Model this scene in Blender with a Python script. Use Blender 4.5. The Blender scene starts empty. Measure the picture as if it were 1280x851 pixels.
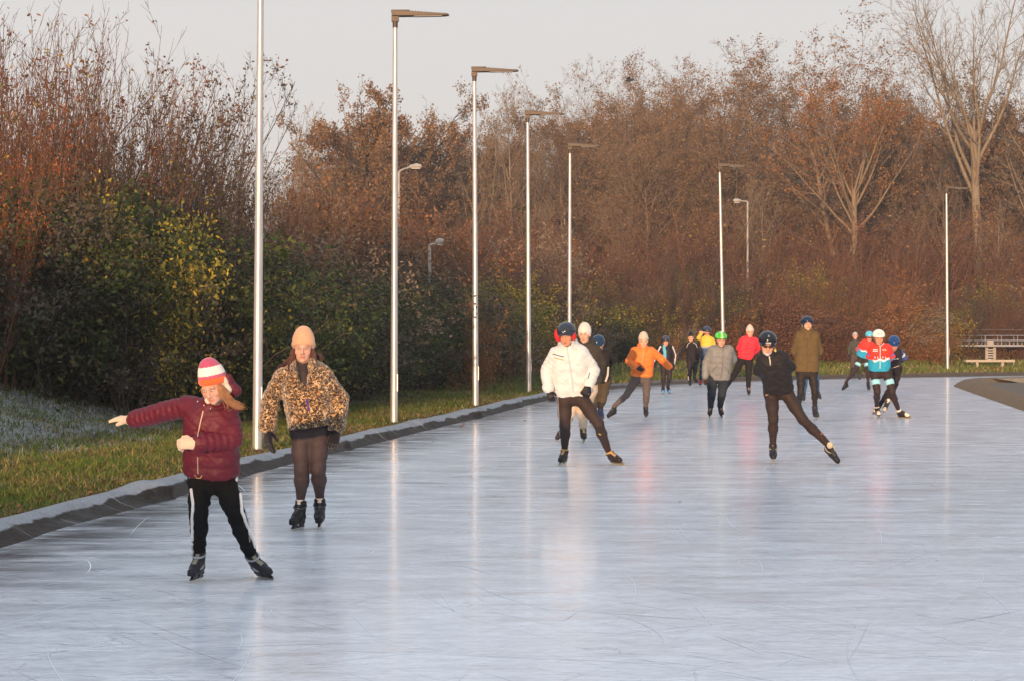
import bpy, bmesh, math, random, os
import numpy as np
from mathutils import Vector, Matrix
from mathutils.bvhtree import BVHTree

random.seed(7)
RNG = np.random.default_rng(11)
PI = math.pi
scene = bpy.context.scene
COL = scene.collection

# ------------------------------------------------------------------ camera, sky, sun, exposure
F = 2700.0            # focal length in pixels of the 1280 px wide photograph
HX, HY = 640.0, 411.0  # principal column, horizon row
CAMH = 1.70
cam = bpy.data.cameras.new("camera")
cam.sensor_width = 36.0
cam.lens = 36.0 * F / 1280.0
cam.shift_y = -(425.5 - HY) / 1280.0
cam.clip_start = 0.3
cam.clip_end = 4000.0
camo = bpy.data.objects.new("camera", cam)
camo.location = (0, 0, CAMH)
camo.rotation_euler = (PI / 2, 0, 0)
COL.objects.link(camo)
scene.camera = camo

SUN_EL = math.radians(4.2)
SUN_AZ = math.radians(-11.8)     # light travels towards +Y, turned a little to the right of the view
world = bpy.data.worlds.new("World")
scene.world = world
world.use_nodes = True
wn, wl = world.node_tree.nodes, world.node_tree.links
wn.clear()
sky = wn.new("ShaderNodeTexSky")
sky.sky_type = 'NISHITA'
sky.sun_disc = False
sky.sun_elevation = SUN_EL
sky.sun_rotation = PI + SUN_AZ
sky.air_density = 1.0
sky.dust_density = 4.0
sky.ozone_density = 1.6
# thin high haze veils the blue: the sky colour is mixed with an even pale grey
mixh = wn.new("ShaderNodeMix"); mixh.data_type = 'RGBA'
mixh.inputs[0].default_value = 0.86
mixh.inputs[7].default_value = (9.2, 9.2, 9.45, 1)
geo = wn.new("ShaderNodeTexCoord")
sep = wn.new("ShaderNodeSeparateXYZ")
rampw = wn.new("ShaderNodeValToRGB")
rampw.color_ramp.elements[0].position = 0.0
rampw.color_ramp.elements[0].color = (0.74, 0.675, 0.63, 1)
rampw.color_ramp.elements[1].position = 0.20
rampw.color_ramp.elements[1].color = (0.72, 0.71, 0.71, 1)
e = rampw.color_ramp.elements.new(0.09); e.color = (0.73, 0.69, 0.665, 1)
e = rampw.color_ramp.elements.new(0.6); e.color = (0.80, 0.88, 1.02, 1)
scl = wn.new("ShaderNodeMix"); scl.data_type = 'RGBA'; scl.blend_type = 'MULTIPLY'
scl.inputs[0].default_value = 1.0
scl.inputs[7].default_value = (11.0, 11.0, 11.0, 1)
bg = wn.new("ShaderNodeBackground")
bg.inputs[1].default_value = 0.10
wo = wn.new("ShaderNodeOutputWorld")
wl.new(geo.outputs['Generated'], sep.inputs[0])
wl.new(sep.outputs[2], rampw.inputs[0])
wl.new(rampw.outputs[0], scl.inputs[6])
wl.new(scl.outputs[2], mixh.inputs[7])
wl.new(sky.outputs[0], mixh.inputs[6])
wl.new(mixh.outputs[2], bg.inputs[0])
wl.new(bg.outputs[0], wo.inputs[0])

sun = bpy.data.lights.new("sun", 'SUN')
sun.energy = 5.0
sun.angle = math.radians(0.5)
sun.color = (1.0, 0.63, 0.36)
suno = bpy.data.objects.new("sun", sun)
ldir = Vector((math.sin(-SUN_AZ) * math.cos(SUN_EL), math.cos(SUN_AZ) * math.cos(SUN_EL), -math.sin(SUN_EL)))
suno.rotation_euler = ldir.to_track_quat('-Z', 'Y').to_euler()
COL.objects.link(suno)
scene.view_settings.view_transform = 'Standard'
scene.view_settings.look = 'None'
scene.view_settings.exposure = 0.10
scene.view_settings.gamma = 1.0
scene.cycles.max_bounces = 6
scene.cycles.transparent_max_bounces = 8

# ------------------------------------------------------------------ helpers
def at(px, py, D):
    """point at distance D (along +Y) seen at photo pixel px, py"""
    return Vector(((px - HX) / F * D, D, CAMH - (py - HY) / F * D))

def mesh_np(name, V, Fq, mats=(), smooth=False, mi=None, col=None, attrs=None):
    """V (n,3), Fq (m,k) equal-size faces or list of such arrays"""
    me = bpy.data.meshes.new(name)
    V = np.asarray(V, np.float32)
    if not isinstance(Fq, (list, tuple)): Fq = [Fq]
    Fq = [np.asarray(f, np.int32) for f in Fq if len(f)]
    loops = np.concatenate([f.ravel() for f in Fq]) if Fq else np.zeros(0, np.int32)
    tot = np.concatenate([np.full(len(f), f.shape[1], np.int32) for f in Fq])
    start = np.concatenate([[0], np.cumsum(tot)[:-1]]).astype(np.int32)
    me.vertices.add(len(V)); me.vertices.foreach_set("co", V.ravel())
    me.loops.add(len(loops)); me.loops.foreach_set("vertex_index", loops)
    me.polygons.add(len(tot)); me.polygons.foreach_set("loop_start", start); me.polygons.foreach_set("loop_total", tot)
    if mi is not None: me.polygons.foreach_set("material_index", np.asarray(mi, np.int32))
    me.update(calc_edges=True)
    if smooth: me.polygons.foreach_set("use_smooth", np.ones(len(tot), bool))
    for m in mats: me.materials.append(m)
    if col is not None:
        a = me.color_attributes.new("Col", 'FLOAT_COLOR', 'POINT')
        c = np.ones((len(V), 4), np.float32); c[:, :3] = col
        a.data.foreach_set("color", c.ravel())
    for k, v in (attrs or {}).items():
        a = me.attributes.new(k, 'FLOAT', 'POINT'); a.data.foreach_set("value", np.asarray(v, np.float32))
    return me

def link(name, me, parent=None, loc=None):
    o = bpy.data.objects.new(name, me)
    COL.objects.link(o)
    if parent is not None: o.parent = parent
    if loc is not None: o.location = loc
    return o

def tag(o, label=None, cat=None, group=None, kind=None):
    if label: o['label'] = label
    if cat: o['category'] = cat
    if group: o['group'] = group
    if kind: o['kind'] = kind
    return o

def empty(name, loc, label=None, cat=None, group=None, rz=0):
    o = bpy.data.objects.new(name, None)
    o.empty_display_size = 0.2
    COL.objects.link(o); o.location = loc; o.rotation_euler = (0, 0, rz)
    return tag(o, label, cat, group)

class MB:
    """mesh builder: boxes, prisms, tubes joined in one mesh"""
    def __init__(s): s.v = []; s.f4 = []; s.f3 = []; s.fn = []; s.n = 0
    def add(s, V, F):
        V = [tuple(x) for x in V]
        for f in F: s.fn.append([i + s.n for i in f])
        s.v += V; s.n += len(V)
    def box(s, c, d, R=None, taper=1.0):
        c = Vector(c); hx, hy, hz = d[0] / 2, d[1] / 2, d[2] / 2
        P = []
        for z, t in ((-hz, 1), (hz, taper)):
            for x, y in ((-hx, -hy), (hx, -hy), (hx, hy), (-hx, hy)):
                p = Vector((x * t, y * t, z))
                P.append(c + (R @ p if R else p))
        s.add(P, [(3, 2, 1, 0), (4, 5, 6, 7), (0, 1, 5, 4), (1, 2, 6, 5), (2, 3, 7, 6), (3, 0, 4, 7)])
    def tube(s, pts, rad, n=8, cap=True):
        pts = [Vector(p) for p in pts]
        if not hasattr(rad, '__len__'): rad = [rad] * len(pts)
        V = []; ref = None
        for i, p in enumerate(pts):
            t = (pts[min(i + 1, len(pts) - 1)] - pts[max(i - 1, 0)]).normalized()
            if ref is None:
                ref = Vector((0, 0, 1)) if abs(t.z) < .9 else Vector((1, 0, 0))
            a = t.cross(ref).normalized(); b = t.cross(a).normalized(); ref = b.cross(t) * -1 if False else ref
            for k in range(n):
                w = 2 * PI * k / n
                V.append(p + (a * math.cos(w) + b * math.sin(w)) * rad[i])
        Fc = []
        for i in range(len(pts) - 1):
            for k in range(n):
                k2 = (k + 1) % n
                Fc.append((i * n + k, i * n + k2, (i + 1) * n + k2, (i + 1) * n + k))
        if cap:
            Fc.append(tuple(range(n - 1, -1, -1))); m = (len(pts) - 1) * n
            Fc.append(tuple(m + k for k in range(n)))
        s.add(V, Fc)
    def prism(s, poly, z0, z1, M=None):
        n = len(poly)
        P = [Vector((x, y, z0)) for x, y in poly] + [Vector((x, y, z1)) for x, y in poly]
        if M: P = [M @ p for p in P]
        s.add(P, [tuple(range(n - 1, -1, -1)), tuple(range(n, 2 * n))] + [(i, (i + 1) % n, n + (i + 1) % n, n + i) for i in range(n)])
    def build(s, name, mat, parent=None, smooth=False, loc=None):
        me = bpy.data.meshes.new(name)
        me.from_pydata([tuple(v) for v in s.v], [], s.fn)
        me.update()
        bm = bmesh.new(); bm.from_mesh(me); bmesh.ops.recalc_face_normals(bm, faces=bm.faces); bm.to_mesh(me); bm.free()
        if smooth:
            me.polygons.foreach_set("use_smooth", np.ones(len(me.polygons), bool))
            try: me.set_sharp_from_angle(angle=0.7)
            except Exception: pass
        me.materials.append(mat)
        return link(name, me, parent, loc)

# ---- node shorthand
class NT:
    def __init__(s, name):
        s.m = bpy.data.materials.new(name); s.m.use_nodes = True
        s.n = s.m.node_tree.nodes; s.l = s.m.node_tree.links
        s.b = s.n['Principled BSDF']; s.out = s.n['Material Output']
    def new(s, t, **k):
        n = s.n.new(t)
        for a, v in k.items(): setattr(n, a, v)
        return n
    def coord(s, kind='Object'):
        return s.new('ShaderNodeTexCoord').outputs[kind]
    def mapping(s, src, scale=(1, 1, 1), rot=(0, 0, 0), loc=(0, 0, 0)):
        m = s.new('ShaderNodeMapping'); s.l.new(src, m.inputs[0])
        m.inputs['Scale'].default_value = scale; m.inputs['Rotation'].default_value = rot; m.inputs['Location'].default_value = loc
        return m.outputs[0]
    def noise(s, src, scale, detail=3, rough=.5, dist=0):
        n = s.new('ShaderNodeTexNoise'); s.l.new(src, n.inputs['Vector'])
        n.inputs['Scale'].default_value = scale; n.inputs['Detail'].default_value = detail
        n.inputs['Roughness'].default_value = rough; n.inputs['Distortion'].default_value = dist
        return n.outputs['Fac']
    def ramp(s, fac, stops, interp='LINEAR'):
        r = s.new('ShaderNodeValToRGB'); s.l.new(fac, r.inputs[0]); cr = r.color_ramp; cr.interpolation = interp
        while len(cr.elements) > 1: cr.elements.remove(cr.elements[-1])
        for i, (p, c) in enumerate(stops):
            el = cr.elements[0] if i == 0 else cr.elements.new(p)
            el.position = p; el.color = (*c, 1) if hasattr(c, '__len__') else (c, c, c, 1)
        return r.outputs[0]
    def mix(s, fac, a, b, mode='MIX'):
        m = s.new('ShaderNodeMix'); m.data_type = 'RGBA'; m.blend_type = mode
        s.put(fac, m.inputs[0]); s.put(a, m.inputs[6]); s.put(b, m.inputs[7])
        return m.outputs[2]
    def put(s, v, inp):
        if isinstance(v, bpy.types.NodeSocket): s.l.new(v, inp)
        elif hasattr(v, '__len__') and len(v) == 3 and inp.type == 'RGBA': inp.default_value = (*v, 1)
        else: inp.default_value = v
    def math(s, op, a, b=0.0, clamp=False):
        m = s.new('ShaderNodeMath', operation=op, use_clamp=clamp); s.put(a, m.inputs[0]); s.put(b, m.inputs[1])
        return m.outputs[0]
    def bump(s, h, strength=.3, dist=.01, normal=None):
        b = s.new('ShaderNodeBump'); s.l.new(h, b.inputs['Height'])
        b.inputs['Strength'].default_value = strength; b.inputs['Distance'].default_value = dist
        if normal is not None: s.l.new(normal, b.inputs['Normal'])
        return b.outputs[0]
    def attr(s, name, out='Color'):
        a = s.new('ShaderNodeAttribute'); a.attribute_name = name; return a.outputs[out]
    def set(s, **k):
        names = dict(color='Base Color', rough='Roughness', metal='Metallic', normal='Normal', spec='Specular IOR Level', coat='Coat Weight', sheen='Sheen Weight', ior='IOR', sss='Subsurface Weight')
        for a, v in k.items(): s.put(v, s.b.inputs[names[a]])
        return s.m

def simple(name, c, rough=.6, metal=0, var=.12, scale=30, bump=.0, spec=.5):
    t = NT(name); co = t.coord()
    n = t.noise(co, scale, 4, .6)
    a = tuple(x * (1 - var) for x in c); b = tuple(min(1, x * (1 + var)) for x in c)
    t.set(color=t.ramp(n, [(.3, a), (.7, b)]), rough=rough, metal=metal, spec=spec)
    if bump: t.set(normal=t.bump(n, bump, .005))
    return t.m

# ------------------------------------------------------------------ rink outline
KP = [(-9.5, -60), (-8.0, -38), (-6.7, -20), (-5.6, -5), (-4.75, 6), (-3.95, 15), (-3.63, 18.6), (-3.25, 21.5), (-2.83, 25.5), (-2.35, 28.9), (-1.81, 32.4),
      (-1.30, 35.9), (-.29, 42.3), (.75, 49.6), (2.0, 57), (3.3, 62), (5.0, 66.3), (7.4, 70.3), (11.0, 74.0), (15.7, 77.2), (19.5, 79.6), (30, 85), (48, 92), (80, 98)]
def spline(P, step=.35):
    P = [Vector((p[0], p[1])) for p in P]; out = []
    for i in range(len(P) - 1):
        p0 = P[max(i - 1, 0)]; p1 = P[i]; p2 = P[i + 1]; p3 = P[min(i + 2, len(P) - 1)]
        n = max(2, int((p2 - p1).length / step))
        for k in range(n):
            t = k / n
            m1 = (p2 - p0) * .5; m2 = (p3 - p1) * .5
            # centripetal-ish tangents limited by the span
            L = (p2 - p1).length
            m1 = m1 * min(1, L / max(m1.length, 1e-6)); m2 = m2 * min(1, L / max(m2.length, 1e-6))
            h = (2 * t**3 - 3 * t**2 + 1) * p1 + (t**3 - 2 * t**2 + t) * m1 + (-2 * t**3 + 3 * t**2) * p2 + (t**3 - t**2) * m2
            out.append(h)
    out.append(P[-1]); return np.array([(p.x, p.y) for p in out])
K = spline(KP)
Kt = np.gradient(K, axis=0); Kt /= np.linalg.norm(Kt, axis=1)[:, None]
Kn = np.stack([-Kt[:, 1], Kt[:, 0]], 1)    # points away from the ice (left)
def kdist(XY):
    """signed distance from the ice edge, positive outside the rink"""
    XY = np.asarray(XY, float); out = np.empty(len(XY))
    for i in range(0, len(XY), 4000):
        q = XY[i:i + 4000]
        d = ((q[:, None, :] - K[None, ::2, :])**2).sum(2); j = d.argmin(1)
        k = K[::2][j]; n = Kn[::2][j]
        sg = np.sign(((q - k) * n).sum(1)); out[i:i + 4000] = np.sqrt(d.min(1)) * sg
    return out
def sstep(a, b, x):
    t = np.clip((x - a) / (b - a), 0, 1); return t * t * (3 - 2 * t)
def fnoise(x, y, s=1.0):
    x = x / s; y = y / s
    return (np.sin(1.3 * x + 2.1 * y + 1.7 * np.sin(.7 * y)) + np.sin(-2.3 * x + 1.1 * y + 1.3 * np.sin(1.1 * x + 2)) + .6 * np.sin(4.1 * x - 3.3 * y + 1) + .5 * np.sin(5.2 * x + 6.1 * y)) / 3.1
def ground_z(x, y, s):
    x = np.asarray(x, float); y = np.asarray(y, float); s = np.asarray(s, float)
    bank = .95 * sstep(3.2, 7.6, s) * (1 - sstep(46, 62, y)) + .25 * sstep(6, 12, s)
    z = .015 + .045 * sstep(.7, 2.2, s) + bank + .035 * fnoise(x, y, .6) * sstep(.8, 1.6, s) + .08 * fnoise(x, y, 2.3) * sstep(2.5, 5, s)
    return np.where(s < .62, -.12, z)
def gz(x, y):
    return float(ground_z([x], [y], kdist([(x, y)]))[0])

# ------------------------------------------------------------------ materials of the setting
def mat_ground():
    t = NT("turf_soil"); co = t.coord('Object')
    n1 = t.noise(co, .9, 5, .6); n2 = t.noise(co, 9, 5, .7); n3 = t.noise(co, 60, 3, .7)
    g = t.ramp(n2, [(.3, (.045, .05, .018)), (.5, (.10, .105, .03)), (.7, (.17, .13, .055))])
    br = t.ramp(n3, [(.3, (.05, .035, .018)), (.7, (.16, .105, .055))])
    c = t.mix(t.ramp(n1, [(.42, 0.), (.62, 1.)]), g, br)
    fr = t.attr('frost', 'Fac')
    frn = t.math('MULTIPLY', fr, t.ramp(n2, [(.35, .1), (.65, 1.)]))
    c = t.mix(frn, c, (.34, .36, .35))
    w = t.attr('wood', 'Fac')
    c = t.mix(w, c, t.ramp(n2, [(.3, (.035, .022, .012)), (.7, (.10, .06, .03))]))
    t.set(color=c, rough=.95, spec=.15, normal=t.bump(t.math('ADD', n2, n3), .8, .04))
    return t.m
def mat_ice():
    t = NT("rink_ice"); co = t.coord('Object')
    # the sweeping machine leaves bands along the lane, skates leave fine curved cuts
    rot = t.mapping(co, (1, 1, 1), (0, 0, math.radians(7)))
    big = t.noise(t.mapping(rot, (.50, .30, 1)), 1.0, 4, .55)
    mid = t.noise(t.mapping(co, (.9, 2.6, 1)), 1.2, 6, .62, .4)
    fine = t.noise(t.mapping(co, (3.2, 6.0, 1), (0, 0, .25)), 3.0, 5, .66, .6)
    grit = t.noise(co, 140, 3, .6)
    streak = t.noise(t.mapping(co, (2.0, 11.0, 1), (0, 0, .12)), 2.0, 6, .72, .3)
    streak2 = t.noise(t.mapping(co, (5.0, 30.0, 1), (0, 0, -.1)), 2.0, 5, .75, .2)
    def cuts(scale, rotz, thr, distort, sx=1, sy=1):
        m = t.mapping(co, (sx, sy, 1), (0, 0, rotz))
        w = t.new('ShaderNodeTexWave', wave_type='BANDS', bands_direction='X'); t.l.new(m, w.inputs[0])
        w.inputs['Scale'].default_value = scale; w.inputs['Distortion'].default_value = distort
        w.inputs['Detail'].default_value = 2; w.inputs['Detail Scale'].default_value = .35; w.inputs['Detail Roughness'].default_value = .5
        line = t.ramp(w.outputs['Fac'], [(thr, 0.), (1., 1.)])
        brk = t.noise(t.mapping(co, (1.2, .8, 1), (0, 0, rotz + 1), (rotz * 7, 3, 0)), 1.3, 3, .6)
        return t.math('MULTIPLY', line, t.ramp(brk, [(.48, 0.), (.62, 1.)]))
    cA = cuts(1.3, .35, .990, 2.2); cB = cuts(1.1, -.5, .990, 3.0); cC = cuts(1.9, 1.25, .992, 1.8); cD = cuts(2.6, 1.5, .990, 2.5, 1, 1)
    v = t.new('ShaderNodeTexVoronoi', feature='DISTANCE_TO_EDGE')
    dn = t.new('ShaderNodeTexNoise'); t.l.new(co, dn.inputs[0]); dn.inputs['Scale'].default_value = 1.4; dn.inputs['Detail'].default_value = 4
    dm = t.mix(.45, co, dn.outputs['Color'], 'LINEAR_LIGHT')
    t.l.new(t.mapping(dm, (.8, 1.5, 1)), v.inputs[0]); v.inputs['Scale'].default_value = .9
    crack = t.ramp(v.outputs['Distance'], [(.0, 1.), (.008, 0.)])
    crack = t.math('MULTIPLY', crack, t.ramp(t.noise(co, .7, 3), [(.45, 0.), (.6, 1.)]))
    base = t.ramp(mid, [(.28, (.47, .54, .60)), (.45, (.69, .76, .82)), (.56, (.82, .88, .92)), (.72, (.93, .96, .98))])
    base = t.mix(.6, base, t.ramp(fine, [(.30, (.50, .56, .62)), (.5, (.80, .86, .91)), (.68, (.95, .98, 1.))]))
    base = t.mix(t.ramp(streak, [(.34, .60), (.50, 0.)]), base, (.44, .46, .50))
    base = t.mix(t.ramp(streak2, [(.54, 0.), (.68, .65)]), base, (.97, .98, 1.))
    base = t.mix(t.ramp(streak2, [(.32, .5), (.44, .0)]), base, (.40, .42, .46))
    base = t.mix(t.ramp(big, [(.35, .30), (.65, 0.)]), base, (.56, .60, .66))
    wet = t.attr('wet', 'Fac')
    base = t.mix(t.math('MULTIPLY', wet, t.ramp(mid, [(.40, 1.), (.66, .35)])), base, (.06, .06, .065))
    white = t.math('MAXIMUM', t.math('MAXIMUM', cA, cC), cD)
    base = t.mix(t.math('MULTIPLY', white, .5), base, (.93, .95, .97))
    base = t.mix(t.math('MULTIPLY', t.math('MAXIMUM', crack, t.math('MULTIPLY', cB, .8)), .6), base, (.22, .26, .33))
    rg = t.ramp(mid, [(.3, .08), (.7, .24)])
    rg2 = t.math('ADD', rg, t.math('MULTIPLY', streak, .14), True)
    h = t.math('ADD', t.math('MULTIPLY', mid, .9), t.math('ADD', t.math('MULTIPLY', fine, .35), t.math('MULTIPLY', grit, .03)))
    h = t.math('SUBTRACT', h, t.math('MULTIPLY', t.math('MAXIMUM', white, crack), .2))
    t.set(color=base, rough=rg2, ior=1.31, spec=.5, normal=t.bump(h, .20, .02), coat=.25)
    t.b.inputs['Coat Roughness'].default_value = .10
    t.b.inputs['Coat IOR'].default_value = 1.33
    return t.m
def mat_kerb(name, a, b, c, wet=True):
    t = NT(name); co = t.coord('Object')
    n1 = t.noise(co, 2.2, 5, .6); n2 = t.noise(co, 26, 5, .7)
    col = t.ramp(n2, [(.3, a), (.55, b), (.75, c)])
    hgt = t.attr('side', 'Fac')     # 0 at the ice, 1 at the grass
    hgt = t.math('ADD', hgt, t.math('MULTIPLY', t.math('SUBTRACT', t.noise(co, 1.7, 4, .55), .5), .42))
    dark = t.mix(t.math('MULTIPLY', t.ramp(hgt, [(.40, 1.), (.44, 0.)]), t.ramp(n1, [(.3, 1.), (.8, .96)])), col, t.ramp(n2, [(.35, (.020, .015, .012)), (.75, (.06, .045, .032))]))
    if wet: col = dark
    col = t.mix(t.ramp(n1, [(.5, 0.), (.75, .5)]), col, tuple(x * .5 for x in b))
    # whitish scratches where skates and brooms hit the rim
    w = t.new('ShaderNodeTexWave', wave_type='BANDS', bands_direction='Y'); t.l.new(t.mapping(co, (1, 1, 1), (0, 0, .5)), w.inputs[0])
    w.inputs['Scale'].default_value = .8; w.inputs['Distortion'].default_value = 5; w.inputs['Detail'].default_value = 2
    ln = t.math('MULTIPLY', t.ramp(w.outputs['Fac'], [(.985, 0.), (1., 1.)]), t.ramp(t.noise(co, 1.1, 2), [(.5, 0.), (.6, 1.)]))
    col = t.mix(t.math('MULTIPLY', ln, .45), col, (.5, .46, .38))
    if wet:      # the far bend is browner
        sp_ = t.new('ShaderNodeSeparateXYZ'); t.l.new(co, sp_.inputs[0])
        far = t.math('MULTIPLY', t.math('SUBTRACT', sp_.outputs[1], 50.0), .05, True)
        col = t.mix(t.math('MULTIPLY', far, .95), col, t.ramp(n2, [(.3, (.055, .040, .028)), (.7, (.13, .095, .065))]))
    t.set(color=col, rough=t.ramp(n1, [(.35, .55), (.7, .85)]) if wet else .8, normal=t.bump(n2, .35, .01), spec=.06)
    return t.m
M_GROUND = mat_ground(); M_ICE = mat_ice()
M_KERB = mat_kerb("tarred_rim", (.24, .245, .255), (.30, .31, .32), (.40, .41, .43))
M_KERB2 = mat_kerb("brown_rim", (.13, .085, .05), (.22, .15, .09), (.32, .24, .16), False)
M_ASPH = simple("asphalt", (.14, .105, .075), .85, 0, .35, 14, .4, .25)
M_STRAW = simple("sandy_rim", (.36, .25, .14), .9, 0, .35, 8, .5, .2)

# ------------------------------------------------------------------ ground, ice, kerbs
def grid_mesh(name, xs, ys, fn, mat, attrs=None):
    X, Y = np.meshgrid(xs, ys); x = X.ravel(); y = Y.ravel()
    s = kdist(np.stack([x, y], 1)); z = fn(x, y, s)
    nx, ny = len(xs), len(ys); i = np.arange(nx * ny).reshape(ny, nx)
    Fq = np.stack([i[:-1, :-1].ravel(), i[:-1, 1:].ravel(), i[1:, 1:].ravel(), i[1:, :-1].ravel()], 1)
    return mesh_np(name, np.stack([x, y, z], 1), Fq, [mat], True, attrs={k: f(x, y, s) for k, f in (attrs or {}).items()})
xs = np.unique(np.concatenate([[-900, -500, -250, -120, -70, -45], np.arange(-34, -12, 1.2), np.arange(-12, 8, .22), np.arange(8, 50, 1.1), [60, 80, 120, 250, 500, 900]]))
ys = np.unique(np.concatenate([[-400, -200, -120], np.arange(-90, 10, 4), np.arange(10, 62, .35), np.arange(62, 110, .8), np.arange(112, 190, 6), [230, 300, 450, 700, 1100, 1800]]))
def frostf(x, y, s): return np.clip(sstep(2.6, 4.2, s + .5 * fnoise(x, y, .9)) * (1 - sstep(48, 60, y)) + .0, 0, 1) * (1 - .5 * sstep(8, 12, s))
def woodf(x, y, s): return np.maximum(sstep(7.5, 9, s) * (y < 60), sstep(82, 90, y + 0 * s) * sstep(8, 12, s))
def zall(x, y, s):
    z = ground_z(x, y, s)
    # unseen earth bank added behind the camera to hold back the low sun
    h = BANK_H * np.exp(-((y + 40) / 9.0)**2) * (1 - .0 * x)
    return z + h * (1 if BANK_H else 0) * (y < -8) * (np.abs(x) < 140)
BANK_H = 5.1
ground = link("ground", grid_mesh("ground", xs, ys, lambda x, y, s: ground_z(x, y, s), M_GROUND, dict(frost=frostf, wood=woodf)))
tag(ground, kind='structure')
# unseen bank added behind the camera, its height set to shade the foreground
bx_ = np.linspace(-110, 110, 60); by_ = np.linspace(-66, -28, 30)
X, Y = np.meshgrid(bx_, by_)
Zb = (BANK_H + .5 * fnoise(X, Y, 6)) * np.clip(1 - ((Y + 47) / 19)**2, 0, 1)**1.2 - .06
i = np.arange(X.size).reshape(X.shape)
eb = link("added_shade_bank", mesh_np("added_shade_bank", np.stack([X.ravel(), Y.ravel(), Zb.ravel()], 1),
     np.stack([i[:-1, :-1].ravel(), i[:-1, 1:].ravel(), i[1:, 1:].ravel(), i[1:, :-1].ravel()], 1), [M_GROUND], True, attrs=dict(frost=np.zeros(X.size), wood=np.zeros(X.size))))
tag(eb, kind='structure')

# ice sheet: from the outer edge K inwards to far right, one sheet
def strip_mesh(name, offs, zs, mat, Kc=None, Kcn=None, attrs=None, jit=None, smooth=True):
    Kc = K if Kc is None else Kc; Kcn = Kn if Kcn is None else Kcn
    n, m = len(Kc), len(offs); V = np.zeros((n, m, 3)); s = np.arange(n)
    for j, (o, z) in enumerate(zip(offs, zs)):
        oo = o + (jit(s, j)[0] if jit else 0); zz = z + (jit(s, j)[1] if jit else 0)
        V[:, j, :2] = Kc + Kcn * np.reshape(oo * np.ones(n), (n, 1)); V[:, j, 2] = zz
    i = np.arange(n * m).reshape(n, m)
    Fq = np.stack([i[:-1, :-1].ravel(), i[1:, :-1].ravel(), i[1:, 1:].ravel(), i[:-1, 1:].ravel()], 1)[:, ::-1]
    at_ = dict(side=np.tile(np.linspace(0, 1, m), n))
    if attrs: at_.update(attrs(V.reshape(-1, 3), m, n))
    return mesh_np(name, V.reshape(-1, 3), Fq, [mat], smooth, attrs=at_)
Ksub = K[::1]
nK = len(Ksub); cols = np.concatenate([[0, .3, .6, 1.0, 1.5, 2.4], [4, 7, 12, 20, 40, 90]])
V = np.zeros((nK, len(cols), 3))
wetc = np.zeros((nK, len(cols)))
for j, c in enumerate(cols):
    V[:, j, 0] = Ksub[:, 0] - (0 if j else .12) + c * np.where(True, 1, 1); V[:, j, 1] = Ksub[:, 1]
    wetc[:, j] = float(np.interp(c, [0, .3, .6, 1.0, 1.5], [1, 1, .75, .3, 0]))
V[:, :, 0] = Ksub[:, 0:1] - .12 + cols[None, :] * np.clip(1 + 0 * V[:, :, 0], 1, 1)
# where the rim runs nearly across the view, inset along its own normal instead
for j, c in enumerate(cols[:6]):
    V[:, j, :2] = Ksub - Kn * (c - .30)
V[:, 6:, 1] = V[:, 5:6, 1]
V[:, 6:, 0] = V[:, 5:6, 0] + cols[None, 6:] - 2.4
i = np.arange(nK * len(cols)).reshape(nK, -1)
Fq = np.stack([i[:-1, :-1].ravel(), i[:-1, 1:].ravel(), i[1:, 1:].ravel(), i[1:, :-1].ravel()], 1)
ice = link("ice_rink", mesh_np("ice_rink", V.reshape(-1, 3), Fq, [M_ICE], True, attrs=dict(wet=wetc.ravel())))
tag(ice, kind='structure')

# soft tarred rim with folds in its skin
arc = np.concatenate([[0], np.cumsum(np.linalg.norm(np.diff(K, axis=0), axis=1))])
Kf = spline([tuple(p) for p in K[::1]], .12) if False else None
fold = np.zeros(len(K))
_r = random.Random(5)
Kd = np.stack([np.interp(np.arange(0, arc[-1], .12), arc, K[:, 0]), np.interp(np.arange(0, arc[-1], .12), arc, K[:, 1])], 1)
Kdt = np.gradient(Kd, axis=0); Kdt /= np.linalg.norm(Kdt, axis=1)[:, None]
Kdn = np.stack([-Kdt[:, 1], Kdt[:, 0]], 1)
ad = np.arange(len(Kd)) * .12
slump = np.zeros(len(Kd))
yK = Kd[:, 1]
for yc, w, a in [(21.6, .5, 1.), (24.9, .7, .5), (30.5, .9, .9), (33.6, .5, .5), (41.5, 1.4, 1.), (37, 1.0, .5), (17.5, .9, .5), (47, 1.5, .6), (54, 1.6, .7), (60, 1.5, .5)]:
    d = yK - yc
    slump += a * np.where(d < 0, np.exp(-(d / w)**2), np.exp(-(d / (w * .28))**2))
wob = .5 * np.sin(ad * 1.1) + .5 * np.sin(ad * .53 + 1) + .3 * np.sin(ad * 2.9 + 2)
def kj(s, j):
    a = [0, .2, .6, 1, 1, 1, .9, .7, .4, 0][j]
    return ((.03 * wob + .20 * slump) * a * -1 * (1 if j < 6 else .3), (.014 * wob + .06 * slump) * a)
offs = [.10, .20, .29, .36, .41, .46, .52, .59, .67, .76]
zs = [-.03, .006, .028, .052, .085, .112, .128, .126, .10, -.03]
rim = link("rink_kerb", strip_mesh("rink_kerb", offs, zs, M_KERB, Kd, Kdn, jit=kj))
tag(rim, kind='structure')

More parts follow.
